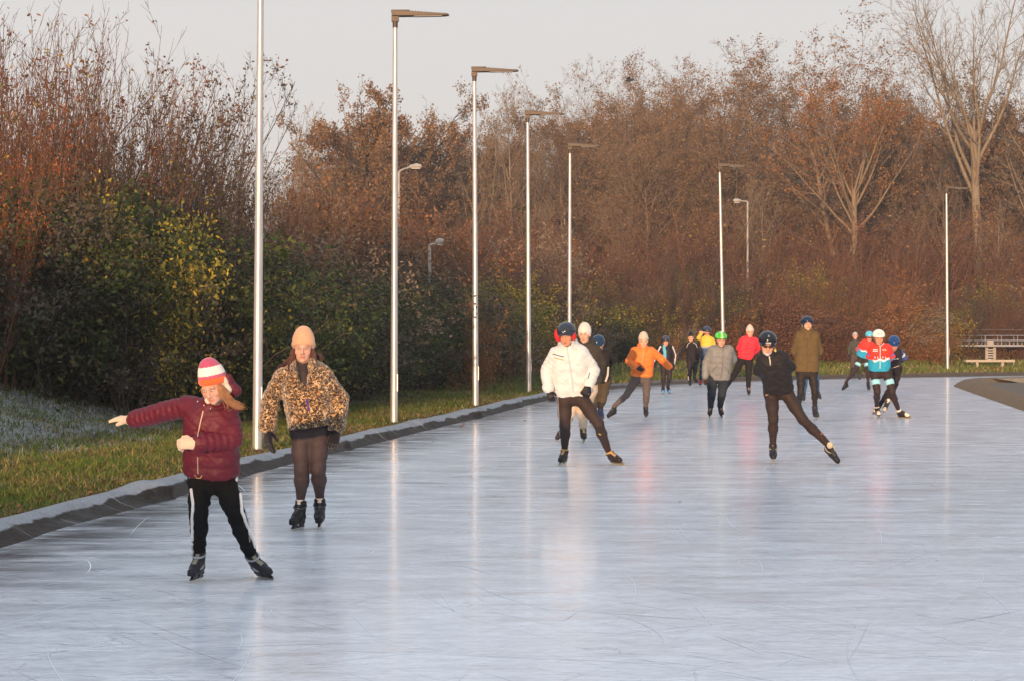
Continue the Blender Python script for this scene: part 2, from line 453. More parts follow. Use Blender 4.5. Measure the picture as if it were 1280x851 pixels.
# inner island: rounded brown rim round an asphalt yard
IP = [(7.6, -40), (7.9, -10), (8.3, 12), (8.8, 25), (9.7, 36), (10.6, 44.7), (11.2, 49.5), (12.15, 56.9), (12.75, 61.5), (13.2, 64.6), (13.65, 66.3), (14.4, 67.6), (15.6, 68.6), (17.6, 70.2), (21, 72.6), (30, 77.2), (48, 84), (80, 90)]
I_ = spline(IP, .5); It = np.gradient(I_, axis=0); It /= np.linalg.norm(It, axis=1)[:, None]
In = np.stack([It[:, 1], -It[:, 0]], 1)
ir = link("island_kerb", strip_mesh("island_kerb", [-.03, .12, .30, .46, .62, .80, 1.0], [-.03, .085, .17, .195, .175, .12, .0], M_KERB2, I_, In))
for p in ir.data.polygons: pass
tag(ir, kind='structure')
ii = (I_ + In * .9)
nI = len(ii); Va = np.zeros((nI, 2, 3)); Va[:, 0, :2] = ii; Va[:, 0, 2] = .05; Va[:, 1, 0] = 95; Va[:, 1, 1] = ii[:, 1]; Va[:, 1, 2] = .05
far_ = ii[:, 1] > 66.5
Va[:, 0, 2] = .05
i = np.arange(nI * 2).reshape(nI, 2)
asph = link("asphalt_yard", mesh_np("asphalt_yard", Va.reshape(-1, 3), np.stack([i[:-1, 0], i[:-1, 1], i[1:, 1], i[1:, 0]], 1), [M_ASPH]))
tag(asph, kind='structure')
# sunlit sandy inner slope of the far rim
m_ = I_[:, 1] > 67.2
Ib = I_[m_]; Inb = In[m_]
sl = link("sandy_slope", strip_mesh("sandy_slope", [.60, .80, 1.2, 1.7], [.155, .165, .12, .045], M_STRAW, Ib, Inb))
tag(sl, kind='structure')

# ------------------------------------------------------------------ grass (uncountable)
M_GRASS = None
def mat_grass():
    t = NT("grass_blades"); c = t.attr('Col'); t.set(color=c, rough=.7, spec=.25)
    tr = t.new('ShaderNodeBsdfTranslucent'); t.l.new(c, tr.inputs[0])
    mx = t.new('ShaderNodeMixShader'); mx.inputs[0].default_value = .25
    t.l.new(t.b.outputs[0], mx.inputs[1]); t.l.new(tr.outputs[0], mx.inputs[2]); t.l.new(mx.outputs[0], t.out.inputs[0])
    return t.m
M_GRASS = mat_grass()
def grass(name, N, smin, smax, ymin, ymax, hmin, hmax, label, frosty, seed=3, wide=1.0):
    R = np.random.default_rng(seed)
    Karr = Kd[(Kd[:, 1] > ymin) & (Kd[:, 1] < ymax)]; Nn = Kdn[(Kd[:, 1] > ymin) & (Kd[:, 1] < ymax)]
    # favour near
    w = 1 / (Karr[:, 1] + 4)**1.1; w /= w.sum()
    j = R.choice(len(Karr), N, p=w); s = R.uniform(smin, smax, N)
    P = Karr[j] + Nn[j] * s[:, None] + R.normal(0, .08, (N, 2))
    s = kdist(P); keep = (s > smin) & (np.abs(P[:, 0] / P[:, 1]) < .27)
    clump = fnoise(P[:, 0], P[:, 1], .35) + .5 * R.normal(size=N)
    keep &= clump > -.75
    P = P[keep]; s = s[keep]; N = len(P); clump = clump[keep]
    z = ground_z(P[:, 0], P[:, 1], s) - .01
    ty = P[:, 1]
    fade = sstep(.55, 1.6, s)
    tuft = np.clip(fnoise(P[:, 0] + 9, P[:, 1], .28) - .45, 0, 1)
    h = R.uniform(hmin, hmax, N) * (.35 + .6 * fade) * (1 + .35 * clump) * (1 + 1.6 * tuft) * (1 + ty / 160)
    ang = R.uniform(0, 2 * PI, N); wd = wide * (.004 + .00018 * ty) * R.uniform(.7, 1.6, N)
    lean = R.normal(0, .55, (N, 2)) * h[:, None]
    a = np.stack([np.cos(ang) * wd, np.sin(ang) * wd], 1)
    V = np.zeros((N, 3, 3)); V[:, 0, :2] = P - a; V[:, 1, :2] = P + a; V[:, 2, :2] = P + lean
    V[:, 0, 2] = z; V[:, 1, 2] = z; V[:, 2, 2] = z + h
    big = fnoise(P[:, 0], P[:, 1], 1.1); r = R.random(N)
    g1 = np.array([.085, .15, .02]); g2 = np.array([.17, .20, .035]); st = np.array([.36, .27, .12]); bn = np.array([.16, .09, .035]); fr = np.array([.62, .65, .62]); dg = np.array([.035, .07, .02])
    C = np.where((r < .5)[:, None], g1, g2)
    dry = np.clip(.34 + .45 * big + .45 * (1 - fade), 0, .95)
    C = np.where((R.random(N) < dry)[:, None], np.where((R.random(N) < .55)[:, None], st, bn), C)
    fz = frostf(P[:, 0], P[:, 1], s) * (.95 if frosty else .5) * np.clip(.50 + .75 * fnoise(P[:, 0] + 3, P[:, 1], .55), 0, 1)
    C = np.where((R.random(N) < fz)[:, None], np.where((R.random(N) < .8)[:, None], fr * R.uniform(.25, .85, (N, 1)), dg), C)
    C = C * R.uniform(.7, 1.25, (N, 1))
    me = mesh_np(name, V.reshape(-1, 3), np.arange(N * 3).reshape(N, 3), [M_GRASS], False, col=np.repeat(C, 3, 0))
    o = link(name, me); tag(o, label, 'grass', kind='stuff'); return o
grass("grass", 190000, .55, 4.0, 13, 62, .03, .085, "sunlit green and straw grass along the left rim", False, 3)
grass("grass", 150000, 3.0, 9.0, 17, 62, .025, .075, "frosted pale grass on the shaded bank under the shrubs", True, 4)
grass("grass", 90000, .6, 14.0, 60, 99, .045, .12, "low grass verge beyond the far bend of the ice", False, 5, 1.4)

def litter():
    R = np.random.default_rng(31); N = 5200
    j = R.integers(0, int((Kd[:, 1] < 96).sum()), N * 2); ok = Kd[j, 1] > 14; j = j[ok][:N]
    s_ = .72 + 3.2 * R.random(len(j))**1.6; P = Kd[j] + Kdn[j] * s_[:, None]; z = ground_z(P[:, 0], P[:, 1], kdist(P)) + .035
    a = R.uniform(0, 2 * PI, len(j)); r = R.uniform(.018, .04, len(j)) * (1 + P[:, 1] / 120); V = np.zeros((len(j), 4, 3))
    for q in range(4):
        V[:, q, 0] = P[:, 0] + np.cos(a + q * PI / 2) * r * (1 if q % 2 else .6); V[:, q, 1] = P[:, 1] + np.sin(a + q * PI / 2) * r * (1 if q % 2 else .6); V[:, q, 2] = z + R.normal(0, .012, len(j))
    C = np.array([.20, .09, .035]) * R.uniform(.5, 1.7, (len(j), 1)) + R.uniform(0, .05, (len(j), 1)) * np.array([1, .7, 0])
    o = link("leaf_litter", mesh_np("leaf_litter", V.reshape(-1, 3), np.arange(len(j) * 4).reshape(-1, 4), [M_GRASS], False, col=np.repeat(C, 4, 0))); tag(o, "brown fallen leaves strewn over the grass verge", "leaves", kind='stuff')
litter()
# cuts left in the ice by blades: hair-thin grooves, some filled with white scrapings, some dark
def cuts():
    R = np.random.default_rng(77); V = []; Q = []; C = []; n = 0
    for k in range(520):
        D = 9.5 + 52 * R.random()**1.7; X = R.uniform(-.30, .27) * D
        if kdist([(X, D)])[0] > -.35 or (X > 7.5 and D > 36): continue
        L = R.uniform(.15, 1.6) * (1 + D / 40); a = R.normal(1.5, .9) if R.random() < .55 else R.uniform(0, PI); cv = R.normal(0, .22) / L
        w = R.uniform(.0012, .0036) * (1 + D / 30); m = 9; p = np.array([X, D]); pts = []
        for i in range(m):
            pts.append(p.copy()); p = p + np.array([math.cos(a), math.sin(a)]) * L / (m - 1); a += cv * L / (m - 1)
        pts = np.array(pts); t = np.gradient(pts, axis=0); t /= np.linalg.norm(t, axis=1)[:, None]; nn = np.stack([-t[:, 1], t[:, 0]], 1)
        ww = w * np.sin(np.linspace(.15, PI - .1, m))[:, None]
        for sgn in (-1, 1): V.append(np.concatenate([pts + nn * ww * sgn, np.full((m, 1), .0025)], 1))
        i = np.arange(m - 1); Q.append(np.stack([n + i, n + i + 1, n + m + i + 1, n + m + i], 1)); n += 2 * m
        c = R.uniform(.76, .86) if R.random() < .65 else R.uniform(.58, .70)
        C.append(np.tile([c * .97, c * .985, c], (2 * m, 1)))
    t = NT("ice_groove"); t.set(color=t.attr('Col'), rough=.5, spec=.4)
    o = link("skate_cuts", mesh_np("skate_cuts", np.concatenate(V), np.concatenate(Q)[:, ::-1], [t.m], False, col=np.concatenate(C))); tag(o, "fine curved blade cuts all over the ice", "skate marks", kind='stuff')
cuts()
# ------------------------------------------------------------------ street furniture
def mat_pole():
    t = NT("brushed_aluminium"); co = t.coord('Object')
    n = t.noise(t.mapping(co, (1, 1, .35)), 9, 5, .65)
    n2 = t.noise(t.mapping(co, (20, 20, 2)), 4, 3)
    t.set(color=t.ramp(n, [(.3, (.46, .45, .44)), (.7, (.60, .59, .58))]), metal=.6, rough=t.ramp(n2, [(.3, .34), (.7, .48)]), normal=t.bump(n2, .06, .004))
    return t.m
M_POLE = mat_pole()
M_BRONZE = simple("bronze_luminaire", (.075, .052, .034), .5, .2, .2, 12, .05)
M_DARKM = simple("dark_casting", (.05, .045, .045), .5, .3)
M_LENS = simple("led_lens", (.45, .44, .42), .2, 0, .05)
M_WHITEP = simple("weathered_white_paint", (.32, .30, .27), .5, 0, .2, 8, .05)
M_PLANK = simple("pale_bench_timber", (.42, .36, .28), .6, 0, .12, 5, .08)
M_GALV = simple("galvanised_steel", (.36, .36, .37), .4, .5, .15, 10, .05)

def modern_lamp(px, ptop, D, x_base, label, zbase, H=None):
    X0 = (x_base - HX) / F * D; z0 = zbase
    zt = CAMH - (ptop - HY) / F * D if ptop is not None else z0 + 7.35
    Xt = (px - HX) / F * D
    r = empty("street_lamp", (X0, D, z0), label, "street lamp", "tall aluminium lamp posts along the rink")
    lean = Xt - X0; H = zt - z0
    n = 12; pts = [Vector((lean * k / n, 0, H * k / n - (.12 if k == n else 0))) for k in range(n + 1)]
    m = MB(); m.tube(pts, [.068 - .030 * k / n for k in range(n + 1)], 16); m.build("pole", M_POLE, r, True)
    m = MB(); m.tube([(0, 0, -.03), (0, 0, .04)], .088, 16); m.tube([(0, 0, .04), (0, 0, .055)], [.088, .07], 16); m.build("base_collar", M_DARKM, r, True)
    m = MB(); m.box((.062, 0, .75), (.012, .07, .30)); m.build("service_hatch", M_POLE, r)
    t0 = Vector((lean, 0, H))
    m = MB(); m.tube([t0 + Vector((0, 0, -.24)), t0 + Vector((0, 0, -.05))], [.046, .05], 12); m.box(t0 + Vector((.0, 0, -.08)), (.13, .10, .1)); m.build("spigot", M_BRONZE, r, True)
    # wedge shaped luminaire: thick at the pole, thin at the tip
    prof = [(-.07, .058), (-.055, -.035), (.10, -.042), (.90, -.030), (.955, -.018), (.92, .004), (.55, .022), (.22, .042)]
    M = Matrix.Translation(t0) @ Matrix.Rotation(PI / 2, 4, 'X')
    m = MB(); m.prism(prof, -.11, .11, M); hd = m.build("luminaire", M_BRONZE, r)
    bv = hd.modifiers.new("b", 'BEVEL'); bv.width = .006; bv.segments = 2
    m = MB(); m.box(t0 + Vector((.10, 0, .058)), (.32, .16, .020)); m.build("driver_cover", M_DARKM, hd)
    for q in range(7):
        fm = MB(); fm.box(t0 + Vector((.30 + q * .055, 0, .043 - q * .0042)), (.022, .15, .022)); fm.build("cooling_fin", M_DARKM, hd)
    m = MB(); m.box(t0 + Vector((.58, 0, -.0405)), (.5, .15, .008), Matrix.Rotation(-.018, 3, 'Y')); m.build("light_panel", M_LENS, hd)
    return r
LAMPS = [  # top px, top py, distance, base px, label
    (326.5, None, 29.5, 321.5, "nearest silver lamp post, its head above the picture, beside the leopard coat"),
    (494.0, 18, 38.2, 492.5, "second silver lamp post from the left, just right of the woman in the leopard coat"),
    (593.0, 88, 46.5, 594.5, "third silver lamp post from the left, in front of the orange-brown dry bush"),
    (659.5, 142, 56.0, 661.0, "fourth silver lamp post from the left, just left of the man in the white jacket"),
    (712.5, 182, 65.8, 711.5, "fifth silver lamp post, rising behind the man in the white jacket"),
    (899.5, 207, 73.9, 904.5, "slender silver lamp post rising behind the skater in the green helmet"),
    (1183.0, 235, 85.6, 1184.5, "rightmost and farthest silver lamp post, left of the timber bench"),
]
for a, b, D, xb, lab in LAMPS:
    X0 = (xb - HX) / F * D
    modern_lamp(a, b, D, xb, lab, gz(X0, D) - .02)

def old_lamp(px, ptop, D, side, L, label, arch):
    X0 = (px - HX) / F * D; z0 = gz(X0, D); zt = CAMH - (ptop - HY) / F * D
    r = empty("old_street_lamp", (X0, D, z0 - .05), label, "street lamp", "older white street lamps in the trees")
    H = zt - z0
    m = MB(); m.tube([(0, 0, 0), (0, 0, 1.2), (0, 0, 1.25), (0, 0, H)], [.085, .08, .06, .045], 10); m.build("pole", M_WHITEP, r, True)
    s = side
    m = MB(); m.tube([(0, 0, H - .02), (s * .04, 0, H + .04 * arch), (s * .18, 0, H + .10 * arch), (s * L * .5, 0, H + .16 * arch)], [.045, .04, .032, .03], 8); m.build("arm", M_WHITEP, r, True)
    m = MB()
    pts = [(s * L * .42, 0, H + .15 * arch), (s * L * .5, 0, H + .17 * arch), (s * L * .75, 0, H + .2 * arch), (s * L * .95, 0, H + .18 * arch), (s * L, 0, H + .15 * arch)]
    m.tube(pts, [.03, .07, .10, .08, .02], 10); h = m.build("lamp_head", M_WHITEP, r, True)
    m = MB(); m.box((s * L * .74, 0, H + .2 * arch - .095), (L * .36, .12, .03)); m.build("lens", M_LENS, h)
    return r
old_lamp(498.5, 214, 80, 1, .86, "older curved-arm lamp peeking out beside the second lamp post's upper half", 1.2)
old_lamp(537, 305, 61.5, 1, .40, "small older lamp among orange leaves, right of the second lamp post", .6)
old_lamp(934.5, 251, 100, -1, .68, "older lamp with its head turned left, half sunk in the thicket behind the red jacket", .25)

# aluminium lattice barrier at the far right
def lattice_gate():
    D = 93.0; x0 = at(1189, 0, D).x; x1 = at(1330, 0, D).x
    zb = at(0, 432.5, D).z; zt = at(0, 425.5, D).z; zr = at(0, 419.5, D).z; z0 = gz(x0 + 2, D)
    r = empty("lattice_walkway", (x0, D, z0), "low aluminium lattice walkway with handrail behind the timber bench, far right", "walkway")
    L = x1 - x0
    def z(v): return v - z0
    for nm, zz, yy, rr in [("lower_chord", z(zb), -.35, .028), ("lower_chord", z(zb), .35, .028), ("upper_chord", z(zt), -.35, .024), ("upper_chord", z(zt), .35, .024), ("handrail", z(zr), -.35, .015), ("handrail", z(zr), .35, .015), ("top_wire", z(at(0, 412.5, D).z), .35, .008)]:
        m = MB(); m.tube([(0, yy, zz), (L, yy, zz)], rr, 6); m.build(nm, M_GALV, r, True)
    n = 14
    for k in range(n + 1):
        xx = L * k / n
        for yy in (-.35, .35):
            m = MB(); m.tube([(xx, yy, z(zb)), (xx, yy, z(zr) if k % 2 == 0 else z(zt))], .014, 5); m.build("post", M_GALV, r, True)
        if k < n:
            for q in range(2):
                xa = xx + L / n * q * .5; xb_ = xa + L / n * .5
                m = MB(); m.tube([(xa, -.35, z(zb)), ((xa + xb_) / 2, -.35, z(zt)), (xb_, -.35, z(zb))], .011, 5); m.build("lattice_bar", M_GALV, r, True)
    for k in (0, 4.6, 9.2):
        m = MB(); m.box((L * k / n + (.12 if k == 0 else 0), -.36, z((zb + zt) / 2)), (.26, .05, zt - zb)); m.build("end_plate", M_WHITEP, r)
    m = MB()
    xc = at(1238, 0, D).x - x0
    for sx in (-.17, .17): m.box((xc + sx, 0, (z(zb)) / 2), (.12, .12, z(zb)))
    m.build("pier", M_WHITEP, r)
    for k in range(5):
        m = MB(); m.box((xc, 0, .12 + k * (z(zb) - .15) / 5), (.22, .06, .05)); m.build("pier_rung", M_GALV, r)
    m = MB(); m.box((L / 2, 0, z(zb) + .04), (L, .66, .03)); m.build("deck", M_GALV, r)
lattice_gate()
def bench():
    D = 88.0; x0 = at(1206, 0, D).x; x1 = at(1267, 0, D).x; zt = at(0, 449, D).z; xm = (x0 + x1) / 2; z0 = gz(xm, D)
    r = empty("bench", (xm, D, z0), "pale backless timber bench on two posts on the grass, far right", "bench")
    for yy in (-.12, .12):
        m = MB(); m.box((0, yy, zt - z0 - .05), (x1 - x0, .21, .085)); m.build("seat_plank", M_PLANK, r)
    for xx in (-.26, .26):
        m = MB(); m.box((xx * (x1 - x0) * 1.0, 0, (zt - z0) / 2 - .07), (.10, .30, zt - z0 - .06)); m.build("leg", M_PLANK, r)
bench()
# ------------------------------------------------------------------ vegetation
def mat_bark(name, a, b, sc=18):
    t = NT(name); co = t.coord('Object')
    n = t.noise(t.mapping(co, (1, 1, .3)), sc, 5, .65)
    n2 = t.noise(co, 1.1, 3)
    c = t.mix(t.ramp(n2, [(.4, 0.), (.65, .22)]), t.ramp(n, [(.3, a), (.7, b)]), (.12, .11, .06))
    t.set(color=c, rough=.9, spec=.2, normal=t.bump(n, .5, .02)); return t.m
def mat_leaf(name, ramp_, trans=.3):
    t = NT(name); v = t.attr('v', 'Fac')
    c = t.ramp(v, ramp_)
    t.set(color=c, rough=.6, spec=.25)
    tr = t.new('ShaderNodeBsdfTranslucent'); t.l.new(c, tr.inputs[0])
    mx = t.new('ShaderNodeMixShader'); mx.inputs[0].default_value = trans
    t.l.new(t.b.outputs[0], mx.inputs[1]); t.l.new(tr.outputs[0], mx.inputs[2]); t.l.new(mx.outputs[0], t.out.inputs[0])
    return t.m
B_GREY = mat_bark("grey_brown_bark", (.15, .105, .07), (.31, .225, .15))
B_TAN = mat_bark("tan_bark", (.16, .12, .08), (.34, .27, .19))
B_RED = mat_bark("reddish_twig_bark", (.10, .044, .028), (.225, .105, .060))
B_DARK = mat_bark("dark_bark", (.05, .04, .03), (.12, .09, .065))
B_RUST = mat_bark("rusty_twig_bark", (.20, .085, .035), (.36, .17, .07))
L_OAK = mat_leaf("oak_leaf_brown", [(0, (.13, .072, .036)), (.45, (.27, .150, .070)), (.8, (.38, .225, .105)), (1, (.46, .31, .16))])
L_BRN = mat_leaf("beech_leaf_dull_brown", [(0, (.12, .068, .036)), (.5, (.25, .145, .072)), (1, (.37, .235, .115))])
L_ORG = mat_leaf("orange_leaf", [(0, (.16, .06, .02)), (.5, (.34, .14, .035)), (1, (.50, .24, .06))])
L_YEL = mat_leaf("yellow_green_leaf", [(0, (.07, .075, .015)), (.4, (.20, .18, .028)), (.75, (.46, .33, .045)), (1, (.62, .42, .06))])
L_GRN = mat_leaf("dark_green_leaf", [(0, (.020, .034, .010)), (.5, (.045, .070, .018)), (.85, (.10, .115, .026)), (1, (.22, .19, .04))])
L_OLV = mat_leaf("olive_leaf", [(0, (.04, .045, .014)), (.5, (.085, .09, .026)), (1, (.20, .18, .05))])
L_MAR = mat_leaf("maroon_leaf", [(0, (.06, .012, .012)), (.5, (.14, .028, .022)), (1, (.26, .06, .035))])
L_RST = mat_leaf("rust_red_leaf", [(0, (.16, .04, .014)), (.5, (.34, .095, .025)), (1, (.50, .18, .045))])
L_ORN = mat_leaf("rust_orange_leaf", [(0, (.15, .06, .022)), (.5, (.33, .14, .042)), (1, (.48, .24, .07))])

def tubes_np(segs, sides):
    """segs: array n x 8 (p0, p1, r0, r1) -> verts, quads"""
    S = np.asarray(segs, np.float64)
    if not len(S): return np.zeros((0, 3)), np.zeros((0, 4), int)
    p0, p1, r0, r1 = S[:, :3], S[:, 3:6], S[:, 6], S[:, 7]
    t = p1 - p0; t /= np.linalg.norm(t, axis=1)[:, None] + 1e-9
    ref = np.where((np.abs(t[:, 2]) > .8)[:, None], [1., 0, 0], [0, 0, 1.])
    a = np.cross(t, ref); a /= np.linalg.norm(a, axis=1)[:, None]; b = np.cross(t, a)
    w = np.arange(sides) * 2 * PI / sides
    ring = a[:, None, :] * np.cos(w)[None, :, None] + b[:, None, :] * np.sin(w)[None, :, None]
    V = np.concatenate([p0[:, None] + ring * r0[:, None, None], p1[:, None] + ring * r1[:, None, None]], 1)
    n = len(S); base = (np.arange(n) * 2 * sides)[:, None]
    k = np.arange(sides); k2 = (k + 1) % sides
    Q = np.stack([base + k, base + k2, base + sides + k2, base + sides + k], 2).reshape(-1, 4)
    return V.reshape(-1, 3), Q
def leaves_np(P, size, R, flat=0.0, sizevar=.5):
    n = len(P); P = np.asarray(P)
    a = R.normal(size=(n, 3)); a /= np.linalg.norm(a, axis=1)[:, None]
    b = R.normal(size=(n, 3)); b -= (a * b).sum(1)[:, None] * a; b /= np.linalg.norm(b, axis=1)[:, None]
    s = size * R.uniform(1 - sizevar, 1 + sizevar, n)[:, None]
    V = np.stack([P - a * s, P + b * s * .55, P + a * s, P - b * s * .55], 1).reshape(-1, 3)
    # droop: fold along midrib
    return V, np.arange(n * 4).reshape(n, 4)

class Tree:
    def __init__(s, seed):
        s.r = random.Random(seed); s.R = np.random.default_rng(seed); s.seg = {8: [], 5: [], 3: []}; s.tips = []; s.tw = []; s.minr = .0055
    def branch(s, p, d, L, r, level, spec):
        rr = s.r; sp = spec[level]; n = sp['n']; pts = [p]; d = d.normalized(); rad = [r]
        side = 8 if level == 0 else (5 if level == 1 else 3)
        for k in range(n):
            d = (d + Vector((rr.gauss(0, 1), rr.gauss(0, 1), rr.gauss(0, 1))) * sp['wob'] + Vector((0, 0, 1)) * sp['up']).normalized()
            q = pts[-1] + d * (L / n); f = 1 - (k + 1) / n * (1 - sp['tip'])
            s.seg[side].append((*pts[-1], *q, rad[-1], r * f)); pts.append(q); rad.append(r * f)
        if level + 1 < len(spec):
            c = spec[level + 1]; m = c['count']; m = max(1, int(m * rr.uniform(.8, 1.25)))
            az = rr.uniform(0, 2 * PI)
            for k in range(m):
                t = c['from'] + (1 - c['from']) * ((k + rr.random()) / m)
                fi = t * n; i0 = min(int(fi), n - 1); fr = fi - i0
                q = pts[i0].lerp(pts[i0 + 1], fr); dd = (pts[i0 + 1] - pts[i0]).normalized()
                az += 2.4 + rr.gauss(0, .5)
                x = dd.cross(Vector((0, 0, 1)) if abs(dd.z) < .9 else Vector((1, 0, 0))).normalized(); y = dd.cross(x)
                ang = math.radians(rr.uniform(*c['ang']))
                nd = dd * math.cos(ang) + (x * math.cos(az) + y * math.sin(az)) * math.sin(ang)
                ll = L * c['len'] * rr.uniform(.7, 1.2) * ((1 - c['taper'] * (t - c['from']) / max(1e-3, 1 - c['from'])) if not c.get('round') else .45 + .75 * math.sin(PI * (.12 + .70 * (t - c['from']) / max(1e-3, 1 - c['from']))))
                s.branch(q, nd, ll, max(s.minr, (rad[i0] * (1 - fr) + rad[i0 + 1] * fr) * c['r']), level + 1, spec)
        else:
            s.tips.append(pts[-1])
            for k in range(n): s.tw.append((pts[k], pts[k + 1]))
    def meshes(s, name, bark, leafmat=None, leaves=0, lsize=.06, spread=.15, zmin=None, split=2, tipbias=False):
        # trunk and limbs in one mesh, fine twigs with leaves in the crown
        out = []
        V1, Q1 = tubes_np(s.seg[8], 8); V2, Q2 = tubes_np(s.seg[5], 5); V3, Q3 = tubes_np(s.seg[3], 3)
        V = np.concatenate([V1, V2]); Q = np.concatenate([Q1, Q2 + len(V1)])
        out.append(mesh_np("trunk", V, Q, [bark], True))
        Vl = np.zeros((0, 3)); Ql = np.zeros((0, 4), int)
        if leaves:
            tw = np.array([[*a, *b] for a, b in s.tw]); 
            if zmin is not None: tw = tw[tw[:, 2] > zmin]
            j = s.R.integers(0, len(tw), leaves)
            # leaves gather on some twigs and leave others bare
            key = (np.sin(tw[:, 0] * 2.1 + 1) + np.sin(tw[:, 1] * 2.4) + np.sin(tw[:, 2] * 2.2 + 2)) / 3
            ok = key[j] + s.R.normal(0, .35, len(j)) > -.15; j = j[ok]
            t = s.R.random(len(j))[:, None]
            P = tw[j, :3] * (1 - t) + tw[j, 3:] * t + s.R.normal(0, spread, (len(j), 3))
            Vl, Ql = leaves_np(P, lsize, s.R)
        Vc = np.concatenate([V3, Vl]); Qc = [Q3, Ql + len(V3)]
        mi = np.concatenate([np.zeros(len(Q3), int), np.ones(len(Ql), int)])
        v = np.concatenate([np.full(len(V3), .3), np.repeat(np.clip(s.R.normal(.5, .25, len(Vl) // 4), 0, 1), 4)]) if len(Vl) else np.full(len(V3), .3)
        out.append(mesh_np("crown", Vc, np.concatenate(Qc), [bark, leafmat or bark], False, mi=mi, attrs=dict(v=v)))
        return out
def recolor(me, bark, leaf):
    m = me.copy(); m.materials.clear(); m.materials.append(bark)
    if leaf is not None: m.materials.append(leaf)
    return m

# ---- prototypes, unit height about 10 m (trees) or 1 (shrub heights in metres)
def proto_bare(seed, h=10, spread=(25, 50), cnt=(13, 8, 6, 5), rnd=False):
    t = Tree(seed)
    spec = [dict(n=9, wob=.05, up=.06, tip=.15),
            dict(n=6, wob=.10, up=.09, tip=.2, count=cnt[0], ang=spread, len=.45, taper=.45, r=.5, round=rnd, **{'from': .28}),
            dict(n=4, wob=.13, up=.05, tip=.25, count=cnt[1], ang=(25, 55), len=.45, taper=.4, r=.5, **{'from': .2}),
            dict(n=3, wob=.16, up=.03, tip=.4, count=cnt[2], ang=(20, 60), len=.45, taper=.3, r=.55, **{'from': .15}),
            dict(n=2, wob=.2, up=.02, tip=.5, count=cnt[3], ang=(20, 55), len=.5, taper=.3, r=.6, **{'from': .1})]
    t.branch(Vector((0, 0, 0)), Vector((.03, .02, 1)), h, h * .016, 0, spec); return t
def proto_round(seed, h=10):
    t = Tree(seed)
    spec = [dict(n=6, wob=.06, up=.03, tip=.35),
            dict(n=7, wob=.16, up=.05, tip=.25, count=11, ang=(35, 75), len=.62, taper=.35, r=.55, **{'from': .30}),
            dict(n=5, wob=.22, up=.05, tip=.3, count=8, ang=(30, 65), len=.42, taper=.35, r=.5, **{'from': .2}),
            dict(n=3, wob=.25, up=.03, tip=.4, count=6, ang=(25, 65), len=.42, taper=.3, r=.55, **{'from': .15}),
            dict(n=2, wob=.2, up=.02, tip=.5, count=4, ang=(20, 60), len=.5, taper=.3, r=.6, **{'from': .1})]
    t.branch(Vector((0, 0, 0)), Vector((0, 0, 1)), h * .8, h * .026, 0, spec); return t
def proto_vase(seed, h=10):       # few strong ascending limbs, fine upright ends
    t = Tree(seed)
    spec = [dict(n=7, wob=.035, up=.02, tip=.55),
            dict(n=9, wob=.07, up=.055, tip=.12, count=12, ang=(16, 55), len=.92, taper=.2, r=.50, **{'from': .66}),
            dict(n=6, wob=.08, up=.07, tip=.2, count=12, ang=(22, 50), len=.36, taper=.35, r=.5, **{'from': .25}),
            dict(n=4, wob=.12, up=.06, tip=.3, count=6, ang=(22, 50), len=.42, taper=.3, r=.5, **{'from': .15}),
            dict(n=2, wob=.15, up=.04, tip=.5, count=4, ang=(20, 45), len=.5, taper=.3, r=.6, **{'from': .1})]
    t.branch(Vector((0, 0, 0)), Vector((0, 0, 1)), h * .58, h * .019, 0, spec); return t
def proto_whips(seed, stems=34, h=5.5, w=1.3, lean=.16, side=(9, 5), curve=.05, sr=.021):
    t = Tree(seed); t.minr = .0048; rr = t.r
    spec = [dict(n=8, wob=curve, up=.02, tip=.18),
            dict(n=4, wob=.09, up=.10, tip=.3, count=side[0], ang=(14, 42), len=.30, taper=.55, r=.5, **{'from': .22}),
            dict(n=3, wob=.12, up=.08, tip=.5, count=side[1], ang=(18, 45), len=.38, taper=.3, r=.6, **{'from': .15})]
    for k in range(stems):
        a = rr.uniform(0, 2 * PI); q = rr.random()**.6 * w
        p = Vector((math.cos(a) * q, math.sin(a) * q, -.1))
        d = Vector((math.cos(a) * lean * q / w + rr.gauss(0, .09), math.sin(a) * lean * q / w + rr.gauss(0, .09), 1))
        # stems: level-0 segments drawn with few sides
        t.branch(p, d, h * rr.uniform(.55, 1.08), sr * rr.uniform(.6, 1.3), 0, spec)
    t.seg[5] += t.seg[8]; t.seg[8] = []
    return t
def proto_bush(seed, h=2.6, w=1.5, stems=26):
    t = Tree(seed); t.minr = .003; rr = t.r
    spec = [dict(n=6, wob=.16, up=.0, tip=.25),
            dict(n=4, wob=.2, up=.04, tip=.3, count=9, ang=(30, 75), len=.42, taper=.3, r=.5, **{'from': .12}),
            dict(n=2, wob=.25, up=.02, tip=.5, count=6, ang=(30, 75), len=.45, taper=.3, r=.6, **{'from': .1})]
    for k in range(stems):
        a = rr.uniform(0, 2 * PI); q = rr.random()
        t.branch(Vector((math.cos(a) * q * .5, math.sin(a) * q * .5, -.1)), Vector((math.cos(a) * q * w / h * 1.2, math.sin(a) * q * w / h * 1.2, 1)), h * rr.uniform(.7, 1.05) * (1 - .15 * q), .016, 0, spec)
    t.seg[5] += t.seg[8]; t.seg[8] = []
    return t

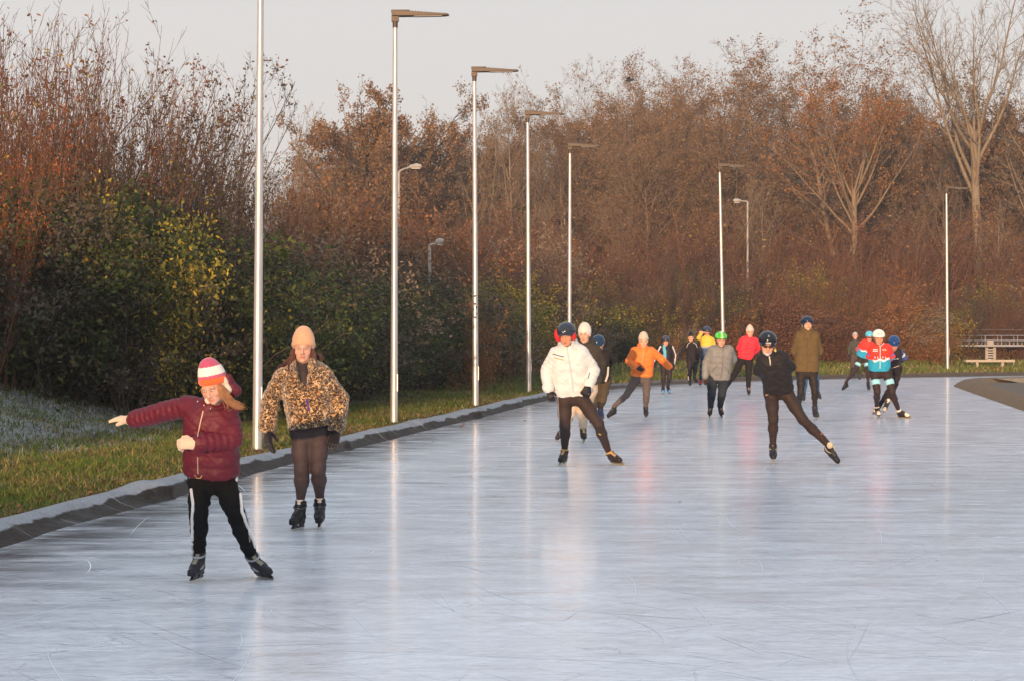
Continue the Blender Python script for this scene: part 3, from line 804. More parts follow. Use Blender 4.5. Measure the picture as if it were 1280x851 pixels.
PR = {}; HT = {}; WD = {}
def reg(key, tr, bark, leaf=None, **k):
    PR[key] = tr.meshes(key, bark, leaf, **k)
    z = np.array([p.z for p in tr.tips]); HT[key] = float(np.quantile(z, .985)); WD[key] = float(np.quantile([math.hypot(p.x, p.y) for p in tr.tips], .93))
t_ = proto_bare(21, cnt=(18, 8, 6, 5), rnd=True); reg('bare_a', t_, B_GREY, L_BRN, leaves=1500, lsize=.06, spread=.05)
t_ = proto_bare(22, spread=(20, 42), cnt=(12, 8, 6, 5)); reg('bare_b', t_, B_TAN, L_OAK, leaves=900, lsize=.06, spread=.05)
t_ = proto_bare(23, spread=(30, 60), cnt=(22, 8, 6, 5), rnd=True); reg('brown_a', t_, B_GREY, L_BRN, leaves=22000, lsize=.046, spread=.10)
t_ = proto_bare(24, spread=(30, 55), cnt=(20, 8, 6, 5), rnd=True); reg('brown_b', t_, B_GREY, L_OAK, leaves=16000, lsize=.046, spread=.10)
t_ = proto_round(31); reg('oak_a', t_, B_DARK, L_OAK, leaves=36000, lsize=.052, spread=.09)
t_ = proto_round(32); reg('oak_b', t_, B_DARK, L_BRN, leaves=34000, lsize=.050, spread=.09)
t_ = proto_vase(41); reg('vase_bare', t_, B_TAN)
t_ = proto_vase(42); reg('vase_orange', t_, B_GREY, L_ORN, leaves=20000, lsize=.040, spread=.08, zmin=5.5)
t_ = proto_whips(51, 30, side=(8, 4)); reg('whips_a', t_, B_RED, L_ORN, leaves=260, lsize=.04, spread=.04)
t_ = proto_whips(52, 30, 5.5, 1.2, .3); reg('whips_b', t_, B_RED, L_YEL, leaves=1500, lsize=.036, spread=.05)
t_ = proto_whips(53, 26, 5.5, 1.0, .45, curve=.09); reg('whips_c', t_, B_RED, L_RST, leaves=6500, lsize=.034, spread=.05)
t_ = proto_bush(61); reg('bush_a', t_, B_DARK, L_GRN, leaves=26000, lsize=.033, spread=.09)
t_ = proto_bush(62, 2.8, 1.4, 22); reg('bush_b', t_, B_DARK, L_YEL, leaves=17000, lsize=.034, spread=.09)
t_ = proto_bush(63, 2.4, 1.6, 24); reg('bush_bare', t_, B_RUST, L_ORN, leaves=2500, lsize=.04, spread=.05)
for k, src, b, l in [('bush_olive', 'bush_b', B_GREY, L_OLV), ('bush_maroon', 'bush_a', B_RED, L_MAR), ('bush_rust', 'bush_b', B_RED, L_RST), ('bush_green2', 'bush_b', B_DARK, L_GRN),
                     ('whips_yel', 'whips_c', B_DARK, L_YEL), ('whips_brown', 'whips_c', B_RED, L_BRN), ('whips_maroon', 'whips_c', B_RED, L_MAR), ('bush_orange', 'bush_b', B_RUST, L_ORG), ('whips_tan', 'whips_b', B_RED, L_ORN)]:
    HT[k] = HT[src]; WD[k] = WD[src]; PR[k] = [recolor(PR[src][0], b, None), recolor(PR[src][1], b, l)]
KIND = {  # name, adjectives, category, group
    'bare_a': ('bare_tree', 'bare grey-brown tree', 'tree'), 'bare_b': ('bare_tree', 'pale bare tree with upright twigs', 'tree'),
    'brown_a': ('woodland_tree', 'tree with dull brown leaves', 'tree'), 'brown_b': ('woodland_tree', 'tree with warm tan-brown leaves', 'tree'),
    'oak_a': ('oak_tree', 'round-crowned oak with tan leaves', 'tree'), 'oak_b': ('oak_tree', 'broad oak with dark brown leaves', 'tree'),
    'vase_bare': ('bare_tree', 'tall bare tree of strong ascending pale limbs', 'tree'), 'vase_orange': ('birch_tree', 'fan-shaped tree with orange leaves at its top', 'tree'),
    'whips_a': ('willow_shrub', 'upright shrub of bare reddish rods', 'shrub'), 'whips_b': ('willow_shrub', 'tall rod-like shrub with sparse yellow leaves', 'shrub'),
    'whips_c': ('dogwood_shrub', 'spreading shrub with rust-red leaves', 'shrub'), 'whips_yel': ('hazel_shrub', 'tall shrub with yellow-green leaves', 'shrub'),
    'whips_brown': ('hazel_shrub', 'arching shrub with dull brown leaves', 'shrub'), 'whips_maroon': ('dogwood_shrub', 'tall shrub with maroon leaves', 'shrub'),
    'whips_tan': ('willow_shrub', 'tan-stemmed shrub with a few orange leaves', 'shrub'),
    'bush_a': ('evergreen_bush', 'dense dark green bush', 'bush'), 'bush_b': ('leafy_bush', 'yellow-green leafy bush', 'bush'), 'bush_bare': ('twiggy_bush', 'twiggy orange-brown bush', 'bush'),
    'bush_olive': ('leafy_bush', 'olive-green bush', 'bush'), 'bush_maroon': ('dogwood_bush', 'maroon-leaved bush', 'bush'), 'bush_rust': ('leafy_bush', 'rust-red leafy bush', 'bush'),
    'bush_green2': ('evergreen_bush', 'loose dark green bush', 'bush'), 'bush_orange': ('leafy_bush', 'orange-leaved bush', 'bush')}
def band(px):
    B = [(-900, 'left of the picture'), (-60, 'at the far left edge'), (60, 'left of the maroon girl'), (180, 'above the maroon girl'), (300, 'behind the nearest lamp post'), (360, 'behind the leopard coat'),
         (440, 'left of the second lamp post'), (500, 'right of the second lamp post'), (560, 'behind the third lamp post'), (625, 'behind the fourth lamp post'), (685, 'behind the white jacket'), (745, 'right of the fifth lamp post'),
         (790, 'behind the orange jacket'), (850, 'left of the sixth lamp post'), (900, 'right of the sixth lamp post'), (945, 'behind the foremost man in black'), (990, 'behind the olive coat'),
         (1040, 'right of the olive coat'), (1085, 'behind the racers'), (1140, 'left of the last lamp post'), (1190, 'right of the last lamp post'), (1235, 'at the far right edge')]
    s = B[0][1]
    for x, t in B:
        if px >= x: s = t
    return s
used_labels = {}
PLACED = []
def plant(key, px, D, h, base_h, rz=None, wid=1.0, zoff=0.0, label=None):
    """px column in the photo, D distance, h height in metres"""
    X = (px - HX) / F * D; z = gz(X, D) + zoff
    nm, adj, cat = KIND[key]
    PLACED.append((key, px, D, h, base_h, rz if rz is not None else random.uniform(0, 2 * PI), wid, X, z, nm, adj, cat, label))
def flush_plants():
    # label: what it is, where it stands; rank by depth among its like
    from collections import defaultdict
    g = defaultdict(list)
    for p in PLACED:
        if p[12] is None: g[(p[10], band(p[1]))].append(p)
    text = {}
    for (adj, bd), L in g.items():
        L.sort(key=lambda p: p[2])
        n = len(L)
        for k, p in enumerate(L):
            rk = '' if n == 1 else (('nearer ', 'farther ')[k] if n == 2 else (('nearest ', 'middle ', 'farthest ')[k] if n == 3 else ('nearest ' if k == 0 else ('farthest ' if k == n - 1 else ''))))
            text[id(p)] = rk + "%s, %s" % (adj, bd)
    cnt = defaultdict(int)
    for p in PLACED: cnt[p[12] or text[id(p)]] += 1
    for p in PLACED:
        key, px, D, h, bh, rz, wid, X, z, nm, adj, cat, label = p
        lab = label or text[id(p)]
        grp = {'tree': 'trees of the wood beyond the rink', 'shrub': 'tall shrubs in the thickets', 'bush': 'bushes in the thickets'}[cat]
        if cnt[lab] > 1: grp = adj + ', ' + band(px)
        r = empty(nm, (X, D, z), lab, cat, grp, rz)
        s = h / HT[key]; r.scale = (s * wid, s * wid, s)
        link('trunk' if cat == 'tree' else 'stems', PR[key][0], r); link('crown' if cat == 'tree' else 'foliage', PR[key][1], r)

RV = random.Random(99)
# --- left row, close: tall rods behind, leafy shrubs in front
def top(py, D, base): return CAMH - (py - HY) / F * D - base
for px, D, py, key, w in [(-45, 34, 40, 'whips_b', 1.1), (-8, 36, 20, 'whips_a', 1.0), (18, 33, 60, 'whips_a', .9), (45, 37, 25, 'whips_a', .9), (72, 35, 20, 'whips_tan', .8), (100, 39, 70, 'whips_a', 1), (125, 36, 90, 'whips_b', 1),
                          (150, 40, 95, 'whips_tan', 1.05), (178, 37, 95, 'whips_yel', 1.05), (203, 41, 90, 'whips_b', .8), (228, 38, 115, 'whips_yel', .8), (256, 42, 150, 'whips_b', .7), (282, 40, 185, 'whips_brown', .7), (308, 44, 215, 'whips_tan', .6),
                          (338, 46, 215, 'whips_a', .7), (362, 48, 225, 'whips_a', .7), (385, 51, 240, 'whips_brown', .8), (345, 43, 235, 'whips_b', .7), (410, 54, 250, 'whips_a', .9), (60, 44, 80, 'whips_brown', 1.2), (110, 47, 100, 'whips_brown', 1.2), (170, 48, 120, 'whips_a', 1.2), (225, 50, 150, 'whips_brown', .9), (285, 52, 200, 'whips_a', .8), (0, 42, 60, 'whips_brown', 1.2),
                          (30, 52, 140, 'whips_a', 1.3), (90, 54, 150, 'whips_brown', 1.3), (150, 56, 160, 'whips_tan', 1.3), (205, 58, 180, 'whips_brown', 1.0), (265, 60, 215, 'whips_a', .9), (325, 62, 250, 'whips_brown', .9)]:
    D = D + (3.5 if D < 42 else 1.5)
    X = (px - HX) / F * D; b = gz(X, D); plant(key, px, D, top(py, D, b), 5.6, wid=w)
for px, D, h, key, w in [(-40, 29, 3.0, 'whips_c', .6), (-6, 30.0, 3.9, 'whips_c', .55), (14, 31, 3.6, 'whips_c', .45), (30, 30.5, 2.9, 'bush_green2', .9), (0, 31, 2.6, 'bush_a', 1.1), (70, 31, 2.5, 'bush_a', 1.05), (110, 32.5, 2.6, 'bush_a', 1.0), (150, 31, 2.2, 'bush_green2', 1), (185, 32, 3.0, 'bush_b', .8), (165, 34, 2.9, 'bush_a', 1.1),
                         (215, 33, 2.5, 'bush_a', 1.0), (245, 34.5, 2.7, 'bush_green2', 1), (262, 33.5, 2.1, 'bush_a', .9), (290, 36, 2.6, 'bush_a', 1.05), (320, 37, 2.4, 'bush_a', 1.0), (350, 39, 2.4, 'bush_green2', 1.1), (375, 40, 2.5, 'bush_a', 1.1), (400, 42, 2.9, 'bush_green2', 1.1), (395, 44, 3.4, 'bush_olive', 1.0), (425, 44, 2.6, 'bush_a', 1.1),
                         (450, 47, 2.5, 'bush_a', 1.2), (470, 50, 2.7, 'bush_green2', 1.2), (500, 52, 2.6, 'bush_a', 1.2), (525, 54, 2.9, 'bush_green2', 1.2), (548, 57, 2.7, 'bush_a', 1.2), (440, 50, 3.6, 'bush_green2', 1.0), (620, 62, 2.4, 'bush_olive', 1.2), (640, 66, 3.0, 'bush_b', 1.2), (560, 60, 3.0, 'bush_green2', 1.2)]:
    plant(key, px, D + 3.5, h * (1.1 if px < 300 else 1), 2.8, wid=w * 1.08)
plant('bush_bare', 592, 56, 2.35, 2.4, wid=.62, label="dry orange-brown conical bush behind the third lamp post")
for D, sd, h, key in [(26.5, 6.0, 2.8, 'whips_c'), (24.5, 6.8, 2.6, 'bush_green2'), (23.0, 5.6, 2.4, 'bush_a'), (21.0, 6.6, 2.6, 'bush_a'), (19, 6.2, 2.6, 'bush_green2'), (16.5, 6.6, 2.8, 'bush_a'), (14, 6.2, 2.8, 'bush_green2'), (11, 6.6, 2.8, 'bush_a')]:
    j = int(np.abs(Kd[:, 1] - D).argmin()); q = Kd[j] + Kdn[j] * sd
    plant(key, HX + q[0] * F / q[1], q[1], h, 2.8, wid=1.15 if 'whips' in key else 1.0)
# --- middle layer
for px, D, py, key, w in [(400, 62, 280, 'whips_brown', 1.3), (425, 64, 250, 'whips_tan', 1.3), (455, 66, 262, 'bush_orange', 1.6), (480, 68, 270, 'whips_tan', 1.4), (505, 74, 285, 'whips_yel', 1.5), (548, 77, 300, 'bush_orange', 1.3), (560, 74, 280, 'whips_tan', 1.4), (590, 72, 290, 'whips_yel', 1.3), (583, 66, 330, 'whips_brown', 1.1), (615, 74, 300, 'whips_brown', 1.4),
                          (510, 64, 345, 'bush_orange', 1.2), (640, 78, 290, 'whips_a', 1.4), (665, 80, 300, 'bush_olive', 1.5), (690, 84, 300, 'whips_tan', 1.5), (435, 72, 245, 'whips_brown', 1.4), (470, 76, 245, 'whips_brown', 1.4), (610, 66, 355, 'bush_b', 1.1), (650, 74, 370, 'bush_bare', 1.3)]:
    X = (px - HX) / F * D; b = gz(X, D); bh = 5.6 if 'whips' in key else 2.8
    plant(key, px, D, top(py, D, b), bh, wid=w * (.62 if bh < 3 else 1))
# --- thicket beyond the far bend
Kx = np.linspace(650, 1330, 46)
keysA = ['whips_a', 'whips_brown', 'whips_tan', 'whips_a', 'whips_brown', 'whips_b']
for k, px in enumerate(Kx):
    D = 93 + max(0, (px - 900)) * .012 + RV.uniform(-1, 2.5)
    py = RV.uniform(330, 375) - (25 if 820 < px < 900 else 0)
    if 830 < px < 895 or 1185 < px < 1240: key = RV.choice(['whips_yel', 'whips_yel', 'bush_b'])
    elif 950 < px < 1060: key = RV.choice(['whips_maroon', 'bush_maroon', 'bush_b' if px > 985 else 'whips_maroon'])
    elif 1060 <= px < 1120: key = RV.choice(['bush_rust', 'whips_c', 'bush_orange'])
    elif 700 < px < 800: key = RV.choice(['bush_olive', 'whips_brown', 'bush_orange', 'bush_b'])
    else: key = RV.choice(['whips_brown', 'bush_rust', 'bush_olive', 'whips_a', 'bush_bare'])
    bh = 5.6 if 'whips' in key else 2.8; wd = 1.25 if bh > 3 else .62 * 1.6
    if 'bush' in key: py += 15
    plant(key, px, D, top(py, D, .3), bh, wid=wd)
for px, D, h, key in [(772, 86, 1.7, 'bush_green2'), (785, 86.5, 1.5, 'bush_a'), (735, 84, 1.5, 'bush_olive'), (1015, 92.5, 3.6, 'whips_yel'), (1040, 93, 3.5, 'whips_yel'), (1030, 89.5, 1.9, 'bush_maroon'), (985, 89, 2.4, 'bush_maroon'), (960, 89.5, 2.2, 'bush_maroon'), (1008, 90, 2.1, 'bush_maroon'), (1052, 90.5, 1.8, 'bush_rust'), (1150, 92, 2.1, 'bush_olive'), (1165, 91, 1.6, 'bush_bare'), (1225, 97, 2.4, 'bush_a'), (1262, 96, 1.6, 'bush_green2'), (1240, 96, 2.3, 'bush_bare'), (838, 89.5, 3.0, 'whips_yel'), (858, 90, 4.0, 'whips_yel'), (876, 89.5, 3.3, 'whips_yel'), (900, 90, 2.6, 'bush_b'), (1198, 94, 3.4, 'whips_yel'), (1225, 95, 3.0, 'whips_yel'), (1175, 93, 2.2, 'bush_b'), (800, 89, 2.4, 'bush_b'), (755, 87, 2.2, 'bush_b'), (1110, 92.5, 2.6, 'bush_orange'), (1078, 91.5, 2.4, 'bush_orange'), (850, 88, 1.5, 'bush_olive'), (815, 87, 1.4, 'bush_bare'), (880, 89, 1.8, 'bush_bare'), (930, 89, 1.7, 'bush_bare'), (1085, 91, 1.6, 'bush_rust'), (1110, 92, 1.7, 'bush_bare')]:
    plant(key, px, D, h, 2.8, wid=1.5)
for k, px in enumerate(np.linspace(735, 1300, 26)):      # slender rods standing in front of the leafy bushes
    X = (px - HX) / F * 90; D = 89.6 + max(0, px - 900) * .012 + RV.uniform(-.6, .6)
    plant(RV.choice(['whips_a', 'whips_tan', 'whips_a', 'whips_b']), px + RV.uniform(-9, 9), D, RV.uniform(2.6, 4.6), 5.6, wid=RV.uniform(.5, .8))
for k, px in enumerate(np.linspace(380, 1340, 60)):      # taller rods behind
    D = 101 + RV.uniform(-2, 5) + max(0, (px - 900)) * .01
    plant(RV.choice(keysA), px + RV.uniform(-6, 6), D, top(RV.uniform(265, 330), D, .3), 5.6, wid=1.5)
# --- the wood
trees = [  # key, px, D, py of top, width
    ('oak_a', 478, 118, 120, .92), ('oak_b', 540, 124, 125, .85), ('oak_a', 428, 128, 165, .7), ('bare_b', 374, 112, 135, .45), ('oak_b', 505, 112, 190, 1.0), ('bare_a', 440, 112, 230, .8), ('brown_a', 405, 122, 245, .8), ('oak_a', 572, 130, 150, 1.0),
    ('bare_b', 612, 122, 118, .75), ('bare_b', 640, 116, 105, .7), ('bare_a', 690, 128, 85, .9), ('bare_a', 735, 124, 95, .85), ('brown_a', 720, 118, 150, 1), ('bare_b', 590, 116, 170, .7), ('bare_a', 660, 112, 170, .7), ('oak_b', 700, 132, 150, 1), ('brown_a', 640, 132, 165, 1.1),
    ('brown_b', 775, 120, 100, .95), ('brown_a', 815, 126, 82, .95), ('brown_b', 850, 118, 105, 1.0), ('bare_a', 885, 124, 72, .9), ('brown_b', 925, 120, 78, .95), ('brown_a', 965, 126, 105, 1), ('brown_a', 800, 112, 160, 1.1), ('brown_b', 870, 112, 165, 1.1), ('brown_a', 930, 112, 170, 1.1), ('oak_b', 830, 134, 120, 1), ('oak_b', 905, 136, 125, 1), ('oak_a', 760, 136, 130, 1),
    ('brown_b', 1064, 115, 34, 1.25), ('vase_orange', 1072, 110, 75, .85), ('bare_a', 1010, 122, 90, .8), ('brown_b', 1030, 126, 110, .9), ('brown_a', 1110, 126, 120, 1), ('vase_bare', 1222, 114, -60, .85), ('oak_b', 1150, 124, 110, .85), ('bare_a', 1130, 130, 60, .9), ('brown_b', 1180, 130, 120, 1), ('oak_b', 1265, 124, 100, 1), ('bare_b', 1300, 118, 60, .9), ('brown_b', 1320, 128, 110, 1.1), ('bare_a', 1185, 118, 150, .8), ('brown_a', 1250, 132, 140, 1.1),
    ('bare_b', 955, 104, 225, .8), ('bare_b', 1245, 106, 250, .7), ('bare_a', 775, 104, 245, .8), ('bare_a', 1130, 106, 230, .8), ('bare_b', 690, 104, 250, .8)]
special = {('vase_bare', 1222): "tallest bare tree, pale limbs running out of the top right",
           ('vase_orange', 1072): "fan-shaped tree with orange leaves at its top, above the racer in the white helmet",
           ('oak_a', 478): "large round oak against the sky behind the second lamp post",
           ('bare_b', 372): "thin pale bare tree against the sky left of the big round oak"}
for key, px, D, py, w in trees:
    plant(key, px, D, top(py, D, .3), 10.5 if key[:4] in ('bare', 'brow') else 9.2, wid=w, label=special.get((key, px)))
for k in range(44):
    px = 390 + k * 22 + RV.uniform(-8, 8); D = RV.uniform(140, 165)
    py = RV.uniform(165, 215) - (35 if px > 750 else 0)
    plant(RV.choice(['brown_a', 'oak_b', 'bare_a', 'brown_b', 'oak_b']), px, D, top(py, D, .3), 10, wid=1.2)
for k in range(30):
    px = 340 + k * 34 + RV.uniform(-8, 8); D = RV.uniform(112, 135)
    plant(RV.choice(['brown_a', 'whips_brown', 'brown_b']), px, D, top(RV.uniform(230, 290), D, .3), 10 if False else 7.5, wid=1.6)
flush_plants()
# ------------------------------------------------------------------ people: smooth implicit bodies turned into meshes
V3 = lambda *a: np.array(a, float)
def nrm(v): return v / (np.linalg.norm(v) + 1e-9)
def vat(px, py, D): return np.array(at(px, py, D))

class Cap:
    def __init__(s, a, b, ra, rb=None, k=.02, flat=None, rip=None, op='u'):
        s.a, s.b, s.ra, s.rb, s.k, s.flat, s.rip, s.op = V3(*a), V3(*b), ra, ra if rb is None else rb, k, flat, rip, op
    def box(s):
        r = max(s.ra, s.rb) * 1.1 + (s.rip[0] if s.rip else 0) + s.k
        return np.minimum(s.a, s.b) - r, np.maximum(s.a, s.b) + r
    def ev(s, X):
        q = X - s.a; ba = s.b - s.a
        if s.flat is not None:
            d, rt = s.flat
            q = q + (q @ d)[..., None] * d * (1 / rt - 1); ba = ba + d * (ba @ d) * (1 / rt - 1)
        t = np.clip((q @ ba) / max(ba @ ba, 1e-9), 0, 1)
        r = s.ra + (s.rb - s.ra) * t
        if s.rip: r = r + s.rip[0] * (np.abs(np.sin(PI * (s.rip[1] * t + s.rip[2]))) - .5)
        return np.linalg.norm(q - t[..., None] * ba, axis=-1) - r
class Ell:
    def __init__(s, c, R, rad, k=.02, op='u'):
        s.c, s.R, s.rad, s.k, s.op = V3(*c), R, V3(*rad), k, op
    def box(s):
        e = np.abs(s.R).T @ s.rad if False else np.sqrt(((s.R.T * s.rad[None, :])**2).sum(1)); e = e + s.k
        return s.c - e, s.c + e
    def ev(s, X):
        q = (X - s.c) @ s.R.T     # rows of R are local axes
        k0 = np.linalg.norm(q / s.rad, axis=-1); k1 = np.linalg.norm(q / s.rad**2, axis=-1) + 1e-9
        return k0 * (k0 - 1) / k1
class Clip:      # keep the side where (x-p).n < 0
    def __init__(s, p, n): s.p, s.n, s.op = V3(*p), nrm(V3(*n)), 'c'

EDG = None
def surface_nets(D, o, h):
    ins = D < 0; nx, ny, nz = D.shape
    c = [ins[i:nx - 1 + i, j:ny - 1 + j, k:nz - 1 + k] for i in (0, 1) for j in (0, 1) for k in (0, 1)]
    cnt = sum(x.astype(np.int8) for x in c); act = (cnt > 0) & (cnt < 8)
    idx = np.argwhere(act); n = len(idx)
    if n == 0: return np.zeros((0, 3)), np.zeros((0, 4), int)
    vid = np.full(act.shape, -1, np.int64); vid[act] = np.arange(n)
    acc = np.zeros((n, 3)); m = np.zeros(n)
    corner = [(i, j, k) for i in (0, 1) for j in (0, 1) for k in (0, 1)]
    val = {q: D[idx[:, 0] + q[0], idx[:, 1] + q[1], idx[:, 2] + q[2]] for q in corner}
    for a in corner:
        for ax in range(3):
            if a[ax]: continue
            b = list(a); b[ax] = 1; b = tuple(b)
            va, vb = val[a], val[b]; cr = (va < 0) != (vb < 0)
            t = np.where(cr, va / np.where(cr, va - vb, 1), 0)
            p = np.tile(np.array(a, float), (n, 1)); p[:, ax] = t
            acc += p * cr[:, None]; m += cr
    V = (idx + acc / m[:, None]) * h + o
    Q = []
    for ax in range(3):
        s0 = [slice(1, -1)] * 3; s0[ax] = slice(0, -1); s1 = list(s0); s1[ax] = slice(1, None)
        A = ins[tuple(s0)]; B = ins[tuple(s1)]; e = np.argwhere(A != B); 
        if not len(e): continue
        fl = A[tuple(e.T)]
        base = e + 1; base[:, ax] -= 1
        u, v = [(1, 2), (2, 0), (0, 1)][ax]
        def vv(du, dv):
            q = base.copy(); q[:, u] -= du; q[:, v] -= dv
            return vid[q[:, 0], q[:, 1], q[:, 2]]
        q = np.stack([vv(0, 0), vv(1, 0), vv(1, 1), vv(0, 1)], 1)
        q[~fl] = q[~fl][:, ::-1]
        Q.append(q)
    Q = np.concatenate(Q); Q = Q[(Q >= 0).all(1)]
    return V, Q
def cloth_noise(X, s, seed=0):
    x, y, z = X[..., 0] / s + seed, X[..., 1] / s, X[..., 2] / s
    w = np.sin(1.1 * x + .7 * z + seed) * .9
    return (np.sin(2.2 * z + 1.2 * x + 2 * w) + .6 * np.sin(3.7 * z - 2.6 * x + 1.5 * y + w * 2 + 1) + .5 * np.sin(2.9 * y + 4.3 * z + 2 + w)) / 2.1
def smooth_min(a, b, k):
    h = np.maximum(k - np.abs(a - b), 0) / k
    return np.minimum(a, b) - h * h * k * .25
def sdf_mesh(prims, h, noise=None, relax=1):
    us = [p for p in prims if p.op == 'u']
    lo = np.min([p.box()[0] for p in us], 0) - 3 * h; hi = np.max([p.box()[1] for p in us], 0) + 3 * h
    shp = np.ceil((hi - lo) / h).astype(int) + 1
    D = np.full(shp, .05, np.float64)
    ax = [lo[i] + np.arange(shp[i]) * h for i in range(3)]
    for p in prims:
        if p.op == 'c':
            d = sum((ax[i] - p.p[i]).reshape([-1 if j == i else 1 for j in range(3)]) * p.n[i] for i in range(3))
            D = np.maximum(D, d); continue
        a, b = p.box(); m = .03 + 2 * h
        i0 = np.maximum(((a - m - lo) / h).astype(int), 0); i1 = np.minimum(((b + m - lo) / h).astype(int) + 2, shp)
        if (i1 <= i0).any(): continue
        sl = tuple(slice(i0[i], i1[i]) for i in range(3))
        G = np.stack(np.meshgrid(ax[0][sl[0]], ax[1][sl[1]], ax[2][sl[2]], indexing='ij'), -1)
        d = p.ev(G)
        D[sl] = smooth_min(D[sl], d, p.k) if p.op == 'u' else -smooth_min(-D[sl], d, p.k)
    if noise:
        G = np.stack(np.meshgrid(*ax, indexing='ij'), -1)
        msk = np.abs(D) < .04
        for amp, sc, seed in noise: D[msk] += amp * cloth_noise(G[msk], sc, seed)
    return surface_nets(D, lo, h)

# ---- fabrics: colour comes from the garment's own dye (vertex attribute), relief from the weave
def fabric(name, rough=.85, sc=260, b=.25, spec=.25, sheen=0., coat=0, fold=0.):
    t = NT(name); co = t.coord('Object'); c = t.attr('Col')
    n = t.noise(co, sc, 2, .6); n2 = t.noise(co, 14, 3, .6)
    c = t.mix(.35, c, t.mix(1.0, c, t.ramp(n2, [(.3, (.72, .72, .72)), (.7, (1.25, 1.25, 1.25))]), 'MULTIPLY'))
    hgt = n
    nm = t.bump(n, b, .003)
    if fold:
        nf = t.noise(t.mapping(co, (1, 1, 1.6)), 17, 3, .55, .8); nm = t.bump(nf, fold, .03, nm)
    t.set(color=c, rough=rough, normal=nm, spec=spec, sheen=sheen, coat=coat); return t.m
FB = dict(nylon=fabric("quilted_nylon", .55, 200, .12, .3, 0, 0, .22), lycra=fabric("stretch_fabric", .62, 300, .1, .2, 0, 0, .25), knit=fabric("ribbed_wool", .95, 130, .8, .1, .3),
          cotton=fabric("cotton_fabric", .9, 240, .3, .12, 0, 0, .45), skin=fabric("skin", .5, 200, .05, .35), gloss=fabric("painted_shell", .16, 60, .01, .35, 0, .15), leather=fabric("boot_leather", .5, 150, .2, .2), hair=fabric("hair", .5, 200, .2, .4),
          rubber=fabric("dark_plastic", .45, 100, .05, .4))
FB['skin'].node_tree.nodes['Principled BSDF'].inputs['Subsurface Weight'].default_value = .08
FB['skin'].node_tree.nodes['Principled BSDF'].inputs['Subsurface Radius'].default_value = (.02, .008, .004)
def mat_leopard():
    t = NT("leopard_plush"); co = t.coord('Object')
    nz = t.new('ShaderNodeTexNoise'); t.l.new(co, nz.inputs[0]); nz.inputs['Scale'].default_value = 26; nz.inputs['Detail'].default_value = 3
    w = t.mix(.06, co, nz.outputs['Color'], 'LINEAR_LIGHT')
    v = t.new('ShaderNodeTexVoronoi', feature='F1'); t.l.new(t.mapping(w, (1, .75, 1)), v.inputs[0]); v.inputs['Scale'].default_value = 47
    ring = t.ramp(v.outputs['Distance'], [(.0, .1), (.20, .2), (.29, 1.), (.60, 1.), (.70, 0.)])
    gaps = t.ramp(t.noise(co, 48, 2, .6), [(.37, 0.), (.43, 1.)])
    blk = t.math('MULTIPLY', ring, gaps)
    base = t.ramp(t.noise(co, 40, 3), [(.35, (.36, .17, .05)), (.52, (.62, .36, .15)), (.68, (.80, .60, .38))])
    ctr = t.ramp(v.outputs['Distance'], [(.0, 1.), (.25, 0.)])
    base = t.mix(t.math('MULTIPLY', ctr, .6), base, (.20, .09, .03))
    c = t.mix(blk, base, (.018, .011, .008))
    fz = t.noise(co, 230, 3, .7)
    t.set(color=c, rough=.9, spec=.15, sheen=.4, normal=t.bump(t.math('ADD', fz, t.math('MULTIPLY', t.noise(co, 30, 2), 1.5)), .7, .012)); return t.m
FB['leopard'] = mat_leopard()
M_BLADE = simple("steel_blade", (.62, .60, .55), .28, .6, .08, 20)
M_GOLD_TINT = simple("chrome_gold_tint", (.42, .36, .24), .35, .5, .15, 20)  # chrome blade holders, golden light put into the colour; laces and strap share it
M_EYEW = simple("eye_white", (.72, .66, .60), .25, 0, .03)
M_IRIS = simple("iris", (.05, .035, .025), .15, 0, .1)
M_LENSD = simple("dark_visor", (.02, .018, .016), .08, 0, .1)

def frame(up, right):
    u = nrm(up); r = nrm(right - u * (right @ u)); f = np.cross(u, r)      # for someone facing the camera f points at it
    if f[1] > 0: f = -f
    return r, f, u
def const(c): return lambda P, L: np.tile(np.array(c, float), (len(P), 1))

